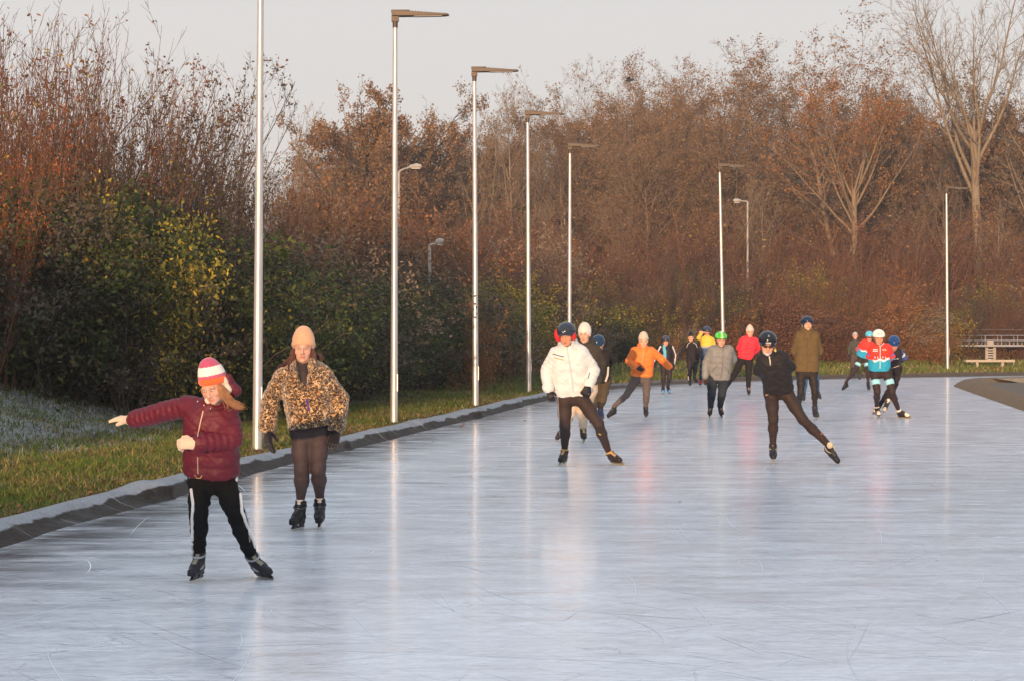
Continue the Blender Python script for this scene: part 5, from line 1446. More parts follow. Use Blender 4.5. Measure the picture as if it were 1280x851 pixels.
# 1 girl in maroon
def ex_girl(s):
    s.strip('zip', [(254, 513), (250, 530), (247, 545)], .004, (.55, .45, .30))
    s.strip('zip', [(247, 571), (247.5, 592)], .004, (.40, .30, .25))
    for x, y in ((247, 501.5), (255, 506), (263, 510)): s.strip('press_stud', [(x, y), (x + .6, y)], .006, (.72, .62, .55), step=1)
    s.strip('pocket_seam', [(277, 566), (281, 578), (286, 590)], .003, (.08, .012, .02))
    s.strip('jacket_flap', [(262, 513), (277, 509), (290, 505)], .010, (.085, .008, .016))
    s.strip('zip_ring', [(243.5, 593), (246, 597), (250.5, 597), (252.5, 593.5)], .0035, (.55, .40, .12), 'j')
    for pts, r in (([(238.3, 593), (238.5, 597)], .012), ([(239.2, 611), (241.5, 630), (240.3, 648), (241, 672), (240.5, 690)], .011), ([(292.5, 587), (296.5, 600)], .012), ([(300, 617), (302.5, 640), (310, 660), (318.5, 684)], .0115)):
        s.strip('side_stripe', pts, r, (.80, .76, .72), 't')
    for pts in ([(237, 650), (238, 670), (237.2, 690)], [(305, 640), (314, 658), (321, 680)]): s.strip('side_stripe_edge', pts, .005, (.35, .25, .2), 't')
    L = s.hL
    g = [L(.060, .035, .02), L(.084, .050, -.03), L(.100, .055, -.08), L(.122, .05, -.130), L(.148, .04, -.170), L(.180, .035, -.185)]
    s.hairlock(g, 200, .019, .0026, (.34, .16, .062), 'hair', .011)
    s.hairlock(g[:4] + [L(.15, .04, -.15), L(.20, .03, -.14)], 40, .026, .0020, (.45, .23, .10), 'hair', .014)
    g = [L(-.066, .055, .01), L(-.072, .055, -.04), L(-.066, .05, -.09)]
    s.hairlock(g, 20, .006, .0035, (.42, .22, .10), 'hair', .003)
    # fluffy hood lying on the far shoulder
    V, Q = sdf_mesh([Cap(L(.095, -.06, .015), L(.115, -.06, -.09), .028, .036, k=.02), Cap(L(.11, -.06, -.09), L(.02, -.12, -.14), .045, .05, k=.02)], .008, [(.006, .03, 2)])
    s.add('hood', V, Q, FB['nylon'], (.09, .009, .018))
    for c_ in (Cap(L(.088, -.02, .03), L(.100, -.01, -.06), .018, .020, k=.02), Cap(L(-.082, .01, -.03), L(-.058, .05, -.105), .014, .018, k=.02)):
        V, Q = sdf_mesh([c_], .005, [(.004, .012, 2)]); s.add('hood_lining', V, Q, FB['knit'], (.60, .52, .42))
girl = Person(dict(label="girl in a maroon quilted jacket and striped beanie, arm stretched out sideways", near=0, s=.86, stance=726.3, hs=1.10,
    j=dict(neck=(263, 508, -.10), sha=(236, 507, -.02), shb=(285, 513, -.08), ela=(199, 516, .10), wra=(164, 524.5, .22), elb=(291, 549, -.12), wrb=(243, 554, -.26),
           hipa=(251, 601, .06), hipb=(279, 601, .04), kna=(248, 644, -.03), knb=(297, 648, -.04)),
    ft=dict(a=(245, 726.3, -12), b=(333, 722.5, 34)), head=(260.5, 488.5, -20, -29, 6, -.26),
    skin=(.58, .33, .24), brow=(.30, .16, .09),
    jacket=dict(hem=(264, 592), cw=66, hw=70, th=.022, dc=.125, dh=.135, ru=.058, rf=.048, rip=(.008, 5), quiltn=.085, qa=.009, col=(.100, .009, .020), fab='nylon', noise=[(.004, .04, 1), (.003, .018, 4)], collar_h=.045),
    trousers=dict(th=.010, col=(.012, .011, .011), fab='cotton', end=.10, r=(.080, .058, .050, .040), noise=[(.005, .035, 2), (.003, .015, 7)]),
    glove=(.62, .46, .33), mitt=True, hand=dict(a=dict(dir=(-1, .15, .10), palm=(0, .2, -1), curl=14, sc=1.1), b=dict(dir=(-1, -.1, .02), palm=(0, .9, -.5), curl=52, thumb=-1, sc=1.1)),
    hat=dict(kind='beanie', h=.052, cuffw=.046, low=.014, col=hatbands([(-9, (.86, .13, .035)), (.060, (.50, .10, .16)), (.082, (.80, .72, .64)), (.142, (.46, .08, .15))])),
    skate=dict(col=(.03, .028, .032), sole=(.02, .02, .03), tongue=(.30, .28, .20), straps=[(.055, .0, M_GALV), (-.035, .045, M_GALV)], top=.095), extra=ex_girl))

# 2 woman in leopard coat
def ex_leo(s):
    L = s.hL
    for sg, dx in ((-1, -.02), (1, .01)):
        g = [L(sg * .074, .03, .0), L(sg * .088, .045, -.07), L(sg * .082 + dx, .07, -.14), L(sg * .070 + dx, .11, -.22), L(sg * .055 + dx, .15, -.30)]
        s.hairlock(g, 90, .014, .0035, (.10, .035, .018), 'hair', .004)
    g = [L(-.06, -.04, -.03), L(-.12, -.05, -.09), L(-.20, -.06, -.16), L(-.26, -.06, -.22)]; s.hairlock(g, 40, .016, .0035, (.09, .03, .016), 'hair', .005)
    g = [L(.06, -.04, -.03), L(.12, -.05, -.06), L(.16, -.05, -.11)]; s.hairlock(g, 30, .014, .0035, (.10, .04, .02), 'hair', .006)
    # dark top in the open neck: built as a wedge lying on the chest
    o = Vector((0, 0, CAMH))
    def hit(x, y, lift):
        h = s.jbvh.ray_cast(o, (at(x, y, s.D) - o).normalized()); 
        p = h[0] if h[0] is not None else at(x, y, s.D); return np.array(p) + V3(0, -lift, 0)
    nk = s.J['neck']; u = s.up2; f = s.tf
    V, Q = sdf_mesh([Cap(nk - u * .30 + f * .085, nk - u * .08 + f * .045, .050, .052, k=.03), Cap(nk - u * .08 + f * .03, nk + u * .0 + f * .0, .062, .058, k=.03), Cap(nk + u * .0, nk + u * .045 + f * .012, .058, .055, k=.02)], .007, [(.002, .03, 1)])
    s.add('roll_neck_top', V, Q, FB['lycra'], (.038, .028, .030))
    # lapels
    for pts in ([(368.5, 450), (366.5, 460), (370, 470), (376, 484)], [(389.5, 449), (393, 458), (390, 468), (385.5, 483)]):
        out = [hit(x, y, .010) for x, y in pts]; m = MB(); m.tube(spline3(out, 4), [.024, .026, .028, .030, .030, .028, .026, .024, .020, .016, .012, .010, .008], 8); s.addmb('collar_lapel', m, FB['leopard'], s.jacket)
    s.strip('zip_toggle', [(382.5, 498), (384, 504), (387, 512)], .009, (.10, .03, .20))
leo = Person(dict(label="woman in a leopard-print plush coat, peach beanie and dark leggings", near=0, s=1.0, stance=661.5, hs=1.02,
    j=dict(neck=(379, 455, 0), sha=(354, 471, 0), shb=(404, 470, 0), ela=(338.5, 498, .04), wra=(334, 536, -.02), elb=(425, 498, .06), wrb=(420, 536, -.02),
           hipa=(376.5, 541, .02), hipb=(398.5, 541, .02), kna=(377, 588, -.03), knb=(398, 586, -.03)),
    ft=dict(a=(371.5, 662, -16), b=(399.5, 659.8, 2)), head=(378, 435.5, 0, -2, 0, -.10),
    skin=(.56, .33, .24), brow=(.16, .08, .04),
    jacket=dict(name='coat', hem=(389, 533), cw=60, hw=55, th=.030, dc=.14, dh=.15, ru=.054, rf=.054, rs=.042, ks=.006, col=(.5, .5, .5), fab='leopard', noise=[(.006, .05, 1), (.003, .018, 4), (.002, .010, 2)], collar=0, vneck=.27),
    trousers=dict(name='leggings', th=.002, col=(.050, .034, .034), fab='lycra', end=.115, r=(.088, .058, .058, .036), hip=.095, noise=[(.002, .045, 2)]),
    glove=(.012, .010, .012), hand=dict(a=dict(dir=(.10, -.1, -1), palm=(.7, .6, 0), curl=16, sc=1.3), b=dict(dir=(-.2, -.15, -1), palm=(-.3, .9, 0), curl=38, thumb=-1, sc=1.3)),
    sock=(.75, .60, .48), hat=dict(kind='beanie', h=.034, cuffw=.05, low=.012, col=(.62, .33, .19)),
    skate=dict(col=(.018, .016, .016), laces=M_WHITEP, straps=[(.045, .0, M_DARKM)], top=.10, tongue=(.03, .03, .03)), extra=ex_leo))

# 3 man in white jacket
def ex_white(s):
    s.strip('zip', [(708.5, 434), (710.5, 445), (713, 460), (715.5, 475), (716.5, 490)], .007, (.45, .47, .50))
    s.strip('chest_stripe', [(691, 442), (705, 445.5)], .006, (.03, .05, .10)); s.strip('chest_stripe', [(692.5, 446.5), (705, 449.5)], .006, (.60, .30, .12))
    s.strip('sleeve_mark', [(737.3, 465), (735, 473)], .006, (.10, .12, .2))
    s.strip('storm_flap_seam', [(693, 456), (706, 458)], .003, (.62, .58, .52)); s.strip('storm_flap_seam', [(721, 457), (734, 455)], .003, (.62, .58, .52))
    L = s.hL
    P = [Ell(L(-.115, -.04, -.005), s.hR, V3(.050, .07, .080), .02), Ell(L(.088, -.01, -.02), s.hR, V3(.028, .05, .055), .02)]
    V, Q = sdf_mesh(P, .008, [(.004, .02, 1)]); s.add('ear_muffs', V, Q, FB['nylon'], (.62, .02, .025))
    s.strip('leg_logo', [(748.5, 541.5), (751, 543)], .007, (.6, .45, .1), 't')
    s.strip('hip_mark', [(724, 492.5), (727.5, 494)], .008, (.8, .75, .7), 't'); s.strip('leg_piping', [(697, 490), (698.5, 515), (700, 545)], .005, (.35, .33, .32), 't')
    m = MB(); h = L(0, .118, .075); m.tube([L(-.014, .122, .078), L(0, .130, .062), L(.014, .122, .078)], .0045, 5); s.addmb('helmet_emblem', m, M_BLADE, s.hat)
Person(dict(label="man in a white winter jacket and shiny dark blue helmet, skating with bent posture", near=0, s=1.02, stance=582, hs=1.0,
    j=dict(neck=(710, 433, -.14), sha=(694, 442, -.10), shb=(727, 440, -.12), ela=(683, 463, -.02), wra=(686, 488, -.12), elb=(742.5, 462, -.04), wrb=(735.5, 482, -.18),
           hipa=(706, 498, .08), hipb=(726, 497, .08), kna=(706, 532, -.07), knb=(748, 529, -.05)),
    ft=dict(a=(703, 582, -16), b=(773, 580.4, 26)), head=(706, 421.5, -16, -16, 4, -.30), skin=(.62, .28, .16),
    jacket=dict(hem=(716, 491), cw=46, hw=51, th=.022, dc=.145, dh=.14, ru=.056, rf=.050, rs=.05, rip=(.004, 4), col=(.64, .62, .59), noise=[(.006, .07, 1), (.003, .03, 4)], collar_h=.085, hood=1),
    trousers=dict(th=.002, col=(.040, .026, .022), end=.07, r=(.092, .064, .060, .038), noise=[(.002, .045, 2)]),
    glove=(.018, .016, .016), hand=dict(a=dict(dir=(.35, -.1, -1), curl=30), b=dict(dir=(-.5, -.2, -.9), palm=(0, .9, .1), curl=55, sc=1.15)), glovefab='leather',
    hat=dict(kind='helmet', ears=1, z=.97, col=(.022, .030, .045)), skate=dict(col=(.028, .022, .02), tongue=(.45, .28, .12), gold_tint=1, speed=1, top=.05, cuffc=(.45, .27, .08)), sock=(.42, .24, .10), extra=ex_white))

# 4 skater hidden behind the white jacket
Person(dict(label="skater in cream beanie and beige trousers, half hidden behind the white jacket", near=1, s=1.04, stance=552.5, hs=1.0,
    j=dict(neck=(733, 431, -.1), sha=(722, 438, -.05), shb=(745, 437, -.1), ela=(716, 455, .0), wra=(715, 474, 0), elb=(752, 452, .0), wrb=(750, 468, .1),
           hipa=(722, 487, .12), hipb=(738, 487, .12), kna=(712, 516, -.02), knb=(729, 514, .0)),
    ft=dict(a=(697, 549, -20, .3, -15), b=(729.5, 552.5, 4)), head=(729, 419, -15, -8, 0, -.25),
    jacket=dict(name='coat', hem=(737, 477), cw=32, hw=34, th=.022, col=(.055, .045, .035), fab='cotton', hood=1),
    trousers=dict(th=.014, col=(.55, .43, .31), fab='cotton', r=(.088, .066, .056, .046)), glove=BLK, hand={},
    sock=(.7, .3, .12), hat=dict(kind='beanie', h=.022, low=-.02, col=(.66, .58, .50), cuff=0), skate=dict(col=(.03, .025, .02), tongue=(.5, .33, .15), laces=M_GOLD_TINT, silver=1)))

# 5 blue helmet, black jacket, behind
def ex5(s): 
    s.strip('chest_logo', [(752, 450), (756, 450)], .008, (.6, .6, .6)); s.strip('side_patch', [(760, 458), (759.5, 468), (757, 476)], .02, (.62, .56, .46))
Person(dict(label="stooping skater in a glossy blue-black helmet and black jacket behind the white jacket's shoulder", near=1, s=1.0, stance=532.5, hs=1.0,
    j=dict(neck=(749, 439, -.22), sha=(742, 443, -.15), shb=(760, 442, -.12), ela=(740, 455, -.1), wra=(742, 466, 0), elb=(768, 448, .12), wrb=(760, 458, .28),
           hipa=(744, 478, .18), hipb=(757, 477, .18), kna=(743, 500, -.05), knb=(753.5, 499, -.05)),
    ft=dict(a=(739, 532, -6), b=(752, 525, 6, .35, -10)), head=(745, 433, -35, -28, 0, -.38),
    jacket=dict(hem=(751, 474), cw=25, hw=25, th=.012, col=(.030, .022, .020), fab='cotton'),
    trousers=dict(th=.008, col=(.085, .060, .036), fab='cotton', hip=.105), glove=BLK, hand={}, hat=dict(kind='helmet', ears=1, z=.95, col=(.008, .03, .07), shades=1), skate=dict(col=(.02, .035, .10), silver=1), extra=ex5))

# 6 woman in orange
def ex6(s):
    s.strip('zip', [(804.5, 437), (803.5, 447), (802, 455)], .006, (.80, .38, .20)); s.strip('pocket_seam', [(809, 459), (813, 456)], .005, (.45, .09, .02)); s.strip('hem_seam', [(790, 465), (803, 467), (815, 465.5)], .005, (.5, .10, .02))
    L = s.hL; s.hairlock([L(.07, -.01, -.03), L(.09, -.02, -.08), L(.10, 0, -.12)], 24, .014, .006, (.03, .02, .018))
Person(dict(label="woman in a bright orange jacket and cream beanie, pushing off with one arm out", near=1, s=.97, stance=522, hs=1.02,
    j=dict(neck=(804, 435, -.08), sha=(793, 438.5, -.05), shb=(814.5, 438, -.06), ela=(786, 451, -.02), wra=(796, 459, -.22), elb=(826, 447.5, -.02), wrb=(838, 459, -.10),
           hipa=(795, 473, .08), hipb=(808, 473, .06), kna=(783.5, 493, .0), knb=(808, 494, -.05)),
    ft=dict(a=(764.5, 520, -48, -.05, -20), b=(807.5, 522, 4)), head=(804.7, 427.5, 0, -14, 0, -.2), skin=(.66, .40, .26),
    jacket=dict(hem=(802.5, 469), cw=29, hw=27, th=.022, ru=.056, rf=.046, rip=(.004, 4), col=(.80, .19, .030), hood=1, waist=.01),
    trousers=dict(th=.004, col=(.12, .095, .085), fab='cotton', r=(.086, .060, .055, .040)), glove=(.035, .025, .03), hand=dict(a=dict(dir=(.8, -.2, -.35), curl=30), b=dict(dir=(.5, -.2, -.6), curl=40, sc=.6)),
    hat=dict(kind='beanie', h=.030, low=.02, col=(.55, .46, .36)), skate=dict(col=(.022, .02, .02), laces=M_WHITEP, silver=0), extra=ex6))

# 7 youth in black and light blue
def c7(V, s):
    C = np.tile(np.array((.022, .018, .02)), (len(V), 1)); u = ((V - s.pel) @ s.tr); 
    for sg, q in ((-1, 'a'), (1, 'b')):
        S, E, W = s.J['sh' + q], s.J['el' + q], s.J['wr' + q]
        for a, b in ((S, E), (E, W)):
            ax = nrm(b - a); t = (V - a) @ ax; on = (t > -.02) & (t < np.linalg.norm(b - a)); o_ = V - a - np.outer(t, ax); m = on & (np.linalg.norm(o_, axis=1) < .085) & (o_ @ s.tr * sg > .022)
            C[m] = (.75, .70, .64)
    m = (u < -.012) & (u > -.085) & ((V - s.pel) @ s.tf > .02) & ((V - s.pel) @ s.tu > .02); C[m] = (.12, .42, .55)
    return C
Person(dict(label="youth in black tracksuit with light blue chest panel and white sleeve stripes", near=2, s=.90, stance=492.9, hs=1.05,
    j=dict(neck=(832.5, 431, -.02), sha=(827, 434, 0), shb=(839, 433.5, 0), ela=(822, 443, .02), wra=(819, 453, -.05), elb=(843, 443.5, .02), wrb=(841.5, 455, -.05),
           hipa=(829.5, 458, .03), hipb=(836.5, 458, .03), kna=(829.5, 472.5, -.04), knb=(837, 472.5, -.04)),
    ft=dict(a=(828.5, 492.9, -3), b=(837.2, 492.2, 6)), head=(832.5, 427.3, 2, -6, 0, -.12), skin=(.62, .33, .22),
    jacket=dict(name='tracksuit_top', hem=(833, 457), cw=14.5, hw=12.5, th=.012, col=c7, fab='lycra'), trousers=dict(th=.003, col=(.03, .02, .02), r=(.085, .06, .055, .04)),
    glove=BLK, hand=dict(a=dict(dir=(0, -.1, -1)), b=dict(dir=(-.1, -.1, -1))), hat=dict(kind='helmet', ears=1, col=(.04, .04, .05), visor=1), skate=dict(col=(.02, .02, .03), toe=(.10, .30, .55), sole=(.1, .35, .6))))

# 8 child in black with dark hat
Person(dict(label="slim skater all in black with a tall dark hat, one arm held out", near=2, s=.95, stance=483.7, hs=1.0,
    j=dict(neck=(864.5, 427.5, -.02), sha=(859, 430.5, 0), shb=(870, 430.5, 0), ela=(853.5, 438.5, .0), wra=(849.5, 445, -.02), elb=(873.5, 439, .02), wrb=(872.5, 448.5, -.05),
           hipa=(861.8, 450.5, .03), hipb=(868.5, 450.5, .03), kna=(862.5, 464.5, -.03), knb=(868.8, 464, 0)),
    ft=dict(a=(862.6, 483.7, -2), b=(871, 479.5, 4, .6, -5)), head=(863.8, 422.6, 0, -2, 0, -.12), skin=(.62, .34, .22),
    jacket=dict(name='top', hem=(865, 450), cw=12.5, hw=10.5, th=.012, col=(.024, .02, .02), fab='cotton'), trousers=dict(th=.003, col=(.02, .016, .018), r=(.082, .058, .052, .038)),
    glove=BLK, hand=dict(a=dict(dir=(-.4, 0, -1)), b=dict(dir=(-.1, -.1, -1))), hat=dict(kind='beanie', h=.075, low=.03, col=(.015, .013, .014)), skate=dict(col=(.02, .02, .02), silver=1),
    extra=lambda s: (s.strip('shoulder_piping', [(858.5, 434), (860, 429.5), (863, 427.5)], .010, (.5, .42, .35), step=1), s.strip('shoulder_piping', [(866, 427.5), (870, 430), (871.5, 434)], .010, (.5, .42, .35), step=1), s.strip('calf_patch', [(860.6, 470), (861, 475)], .016, (.65, .6, .55), 't', step=1))))

# 9 yellow and navy, shading the eyes
def c9(V, s):
    t = ((V - s.pel) @ s.tu) / np.linalg.norm(s.J['neck'] - s.pel); C = np.tile(np.array((.045, .075, .14)), (len(V), 1)); C[t > .50] = (.30, .34, .33); C[t > .60] = (.72, .48, .06); return C
Person(dict(label="man in yellow and navy jacket and dark helmet, shading his eyes with a hand", near=2, s=1.03, stance=482.8, hs=1.0,
    j=dict(neck=(883.7, 420.8, -.02), sha=(877, 424, 0), shb=(890.5, 424.5, 0), ela=(873.2, 422.5, -.22), wra=(877.2, 415.6, -.30), elb=(894, 435, .02), wrb=(892, 446, -.05),
           hipa=(880, 448, .03), hipb=(887.5, 448, .03), kna=(877.5, 464, -.04), knb=(887, 464, -.04)),
    ft=dict(a=(874.7, 482.8, -4), b=(888, 482, 4)), head=(884, 414.8, 0, 0, 0, -.12), skin=(.60, .30, .18),
    jacket=dict(hem=(884, 450), cw=16, hw=14, th=.014, col=c9), trousers=dict(th=.01, col=(.03, .05, .10), fab='cotton'),
    hand=dict(a=dict(dir=(1, -.2, -.05), palm=(0, .2, -1), curl=8, sc=1.1), b=dict(dir=(0, 0, -1))), glove=None, hat=dict(kind='helmet', ears=1, col=(.025, .04, .08), shades=1), skate=dict(col=(.35, .03, .025), silver=1)))

# 10 grey jacket green helmet
def h10(V, s):
    q = (V - s.hO) @ s.hR.T / s.hs; C = np.tile(np.array((.10, .62, .06)), (len(V), 1)); C[q[:, 2] < .045] = (.02, .03, .02); C[(np.abs(q[:, 0]) < .012) & (q[:, 2] > .05)] = (.6, .8, .55); C[(np.abs(np.abs(q[:, 0]) - .055) < .008) & (q[:, 2] > .05)] = (.04, .28, .04); return C
def ex10(s):
    s.strip('zip_flap', [(903.5, 433), (904, 445), (903, 458), (901, 472)], .012, (.17, .165, .155)); s.strip('pocket', [(890.5, 464), (893.5, 459), (898, 457)], .007, (.10, .10, .095)); s.strip('pocket', [(906, 458), (910, 462), (911, 466)], .007, (.10, .10, .095))
    for x, y in ((904, 441), (904, 447)): s.strip('press_stud', [(x, y), (x + .5, y)], .010, (.6, .58, .55), step=1)
Person(dict(label="woman in a grey quilted jacket, dark trousers and bright green helmet", near=1, s=.97, stance=521.8, hs=1.06,
    j=dict(neck=(901.5, 433, -.12), sha=(890, 437, -.08), shb=(912, 436, -.1), ela=(882.5, 453, -.02), wra=(881.5, 472, -.06), elb=(917, 448, .10), wrb=(908, 456, .28),
           hipa=(890.5, 472, .08), hipb=(905, 472, .08), kna=(889.5, 492, -.04), knb=(902.5, 492, -.04)),
    ft=dict(a=(886.8, 521.8, -8), b=(902, 521.2, 5)), head=(902.3, 426, 6, -10, 0, -.28), skin=(.64, .35, .22),
    jacket=dict(hem=(899, 473), cw=30, hw=27.5, th=.024, dc=.135, ru=.054, rf=.048, rip=(.005, 5), quiltn=.11, qa=.008, col=(.21, .205, .19), collar_h=.06),
    trousers=dict(th=.012, col=(.028, .034, .042), fab='cotton', r=(.090, .068, .058, .048), hip=.105), glove=(.05, .03, .025), hand=dict(a=dict(dir=(.1, -.1, -1), curl=30)),
    hat=dict(kind='helmet', ears=0, col=h10, vents=1), skate=dict(col=(.03, .025, .022), tongue=(.3, .2, .13), laces=M_GOLD_TINT), extra=ex10))

# 11 red jacket
Person(dict(label="skater in a bright red down jacket and pale pink beanie, hands behind the back", near=1, s=1.02, stance=494, hs=1.0,
    j=dict(neck=(936.5, 421.5, -.10), sha=(927.5, 426.5, -.06), shb=(944.5, 425.5, -.06), ela=(923.5, 435, .06), wra=(931, 443, .22), elb=(948.5, 434, .06), wrb=(941, 442, .22),
           hipa=(927, 450, .10), hipb=(936.3, 450, .08), kna=(918, 467.5, .0), knb=(935.8, 467.5, -.04)),
    ft=dict(a=(904, 491, -28, -.05, -15), b=(936, 494, 2)), head=(938, 416.3, 2, -10, 0, -.22), skin=(.66, .37, .25),
    jacket=dict(hem=(932, 447), cw=21.5, hw=19, th=.018, ru=.056, rip=(.005, 6), quiltn=.07, qa=.008, col=(.72, .030, .045), collar_h=.06), trousers=dict(th=.010, col=(.020, .017, .018), fab='cotton', r=(.088, .064, .056, .048)),
    glove=BLK, hand={}, hat=dict(kind='beanie', h=.032, low=.02, pom=1, col=(.72, .48, .40)), sock=(.6, .5, .35), skate=dict(col=(.025, .02, .02), tongue=(.35, .25, .15)),
    extra=lambda s: s.strip('zip', [(936, 424), (935, 435), (932.5, 446.5)], .006, (.18, .01, .015))))

# 12 man in black in front
def ex12(s):
    s.strip('zip', [(961.5, 444), (962.5, 450), (963, 456)], .009, (.58, .54, .48)); s.strip('yellow_collar', [(967, 433), (968.5, 438.5)], .020, (.75, .55, .12), step=2); s.strip('hip_logo', [(957, 493.5), (960.5, 492.5)], .006, (.6, .3, .12), 't')
    L = s.hL
    m = MB(); m.box(Vector(L(0, .120, .045)), (.065, .012, .022)); s.addmb('helmet_sticker', m, M_WHITEP, s.hat)
    m = MB(); m.tube([L(.0, .080, .118), L(.001, .092, .114)], .011, 8); s.addmb('helmet_emblem', m, M_WHITEP, s.hat)
    s.strip('ankle_mark', [(1026, 541), (1027.5, 543)], .006, (.6, .08, .04), 't', step=1)
Person(dict(label="bearded man all in black with helmet and sunglasses, kicking one leg out", near=0, s=1.03, stance=578, hs=1.06,
    j=dict(neck=(964, 442, -.24), sha=(953.5, 449, -.20), shb=(979, 446.5, -.20), ela=(947.5, 463, -.04), wra=(962, 475, .22), elb=(989, 458, -.02), wrb=(978, 472, .24),
           hipa=(964, 491, .10), hipb=(982, 489, .10), kna=(966.5, 523, -.08), knb=(1003.5, 524, -.02)),
    ft=dict(a=(966.5, 578, -4), b=(1039.5, 571.5, 48, -.15, -40)), head=(960, 432.5, -3, -14, -3, -.42), skin=(.62, .30, .18), beard=(.62, .50, .42),
    jacket=dict(name='top', hem=(975, 487.5), cw=36, hw=37, th=.008, dc=.13, dh=.115, ru=.056, rf=.042, col=(.019, .016, .016), fab='lycra', noise=[(.005, .06, 1), (.005, .025, 4)], collar_h=.06),
    trousers=dict(name='tights', th=.001, col=(.034, .022, .018), r=(.090, .060, .058, .037), noise=[(.002, .045, 2)], end=.075),
    glove=BLK, hand={}, hat=dict(kind='helmet', ears=1, z=.90, col=(.008, .010, .014), shades=1), sock=(.55, .45, .30), skate=dict(col=(.018, .018, .022), tongue=(.04, .04, .04), straps=[(.03, .0, M_GOLD_TINT)], gold_tint=0, silver=1), extra=ex12))

# 13 olive coat and the one hidden behind
Person(dict(label="tall person in a long olive winter coat and dark helmet, hands behind the back", near=1, s=1.12, stance=524.4, hs=.98,
    j=dict(neck=(1009.5, 414.5, 0), sha=(1000, 420, 0), shb=(1018.5, 420, 0), ela=(993.5, 438, .08), wra=(1001, 449, .22), elb=(1024, 438, .08), wrb=(1017, 449, .22),
           hipa=(1001.5, 466, .03), hipb=(1015.5, 466, .03), kna=(1001, 490, -.04), knb=(1018.5, 490, -.04)),
    ft=dict(a=(997.5, 522.5, -6), b=(1020.2, 524.4, 4)), head=(1010.3, 405.2, 4, 8, 0, -.08), skin=(.66, .37, .24),
    jacket=dict(name='coat', hem=(1008.5, 464), cw=29, hw=30.5, th=.024, ru=.056, rf=.050, dc=.13, dh=.155, col=(.125, .082, .034), fab='cotton', hood=1, collar_h=.085),
    trousers=dict(th=.003, col=(.024, .018, .016), r=(.078, .052, .048, .034)), glove=BLK, hand={}, hat=dict(kind='helmet', ears=1, z=.92, col=(.01, .02, .045)), skate=dict(col=(.03, .03, .035), silver=1),
    extra=lambda s: (s.strip('zip_flap', [(1009, 422), (1009, 440), (1008.5, 463)], .008, (.085, .055, .022)), s.strip('drawcord', [(1005.5, 418), (1005, 425)], .006, (.05, .03, .015)), s.strip('drawcord', [(1013, 418), (1013.5, 425)], .006, (.05, .03, .015)), s.strip('waist_seam', [(996, 441), (1009, 442.5), (1022, 441)], .004, (.08, .05, .02)))))
Person(dict(label="skater in blue trousers almost hidden behind the olive coat", near=2, s=.98, stance=503, hs=1.0,
    j=dict(neck=(1011, 424, 0), sha=(1005, 427, 0), shb=(1017, 427, 0), ela=(1004, 439, 0), wra=(1006, 449, -.05), elb=(1018, 439, 0), wrb=(1016, 449, -.05),
           hipa=(1008, 455, .03), hipb=(1016, 455, .03), kna=(1006, 474, -.04), knb=(1020.5, 474, -.04)),
    ft=dict(a=(1004, 503, -4), b=(1025, 499, 6, .3, -12)), head=(1011, 418, 0, 0, 0, -.1),
    jacket=dict(hem=(1011, 453), cw=17, hw=15, th=.014, col=(.03, .03, .04)), trousers=dict(th=.010, col=(.03, .10, .20), fab='cotton'), glove=BLK, hand={}, hat=dict(kind='beanie', col=(.03, .03, .04)), skate=dict(col=(.03, .03, .03), silver=1)))

# 14-15 racers in the same red and blue kit
def kit(V, s):
    t = ((V - s.pel) @ s.tu) / np.linalg.norm(s.J['neck'] - s.pel); u = (V - s.pel) @ s.tr
    C = np.tile(np.array((.78, .045, .03)), (len(V), 1))
    w = .025 * np.sin(u * 40)
    C[t + w < .54] = (.03, .34, .50); m = (t + w < .59) & (t + w >= .52) & (np.abs(u) < .16); C[m] = (.62, .72, .74)
    for q in 'ab':
        S, E, W = s.J['sh' + q], s.J['el' + q], s.J['wr' + q]
        for a, b, f in ((S, E, 0), (E, W, 1)):
            ax = nrm(b - a); L = np.linalg.norm(b - a); tt = (V - a) @ ax / L; o_ = np.linalg.norm(V - a - np.outer(tt * L, ax), axis=1); on = (tt > .15) & (tt < 1.1) & (o_ < .085) & (np.abs(u) > .15)
            C[on] = (.70, .03, .035) if f else (.78, .045, .03); C[on & (tt > .62) & (tt < .82) & (f == 0)] = (.10, .16, .45)
    return C
def tights(V, s):
    C = np.tile(np.array((.036, .022, .020)), (len(V), 1))
    for q in 'ab':
        a, b = s.J['hip' + q], s.J['kn' + q]; ax = nrm(b - a); L = np.linalg.norm(b - a); t = (V - a) @ ax / L; o_ = np.linalg.norm(V - a - np.outer(t * L, ax), axis=1)
        C[(t > .40) & (t < .66) & (o_ < .115)] = (.30, .62, .68)
    return C
def h15(V, s):
    q = (V - s.hO) @ s.hR.T / s.hs; C = np.tile(np.array((.80, .76, .68)), (len(V), 1))
    inner = np.linalg.norm((q - np.array([0, -.018, .045])) / np.array([.104, .125, .098]), axis=1) < .965; C[inner] = (.03, .03, .03); return C
def ex15(s):
    s.strip('zip', [(1100.3, 431), (1100.2, 445), (1100, 460)], .007, (.75, .74, .72)); s.strip('collar_trim', [(1095.5, 429), (1100, 432.5), (1104.5, 429)], .011, (.55, .55, .58), step=1.5)
    s.strip('chest_lettering', [(1091.5, 436.4), (1097, 436.4)], .009, (.80, .74, .70), step=2); s.strip('chest_lettering', [(1091.2, 438.2), (1097.2, 438.4)], .009, (.80, .74, .70), step=2)
    for k in range(3): s.strip('chest_script', [(1103 + k * 1.6, 437.5), (1103.8 + k * 1.6, 435.4), (1104.4 + k * 1.6, 437.6)], .005, (.9, .55, .45), step=1)
    for k in range(5): s.strip('belly_emblem', [(1093.5 + k * 3.2, 446.2), (1094.3 + k * 3.2, 446)], .020, (.78, .76, .74), step=1)
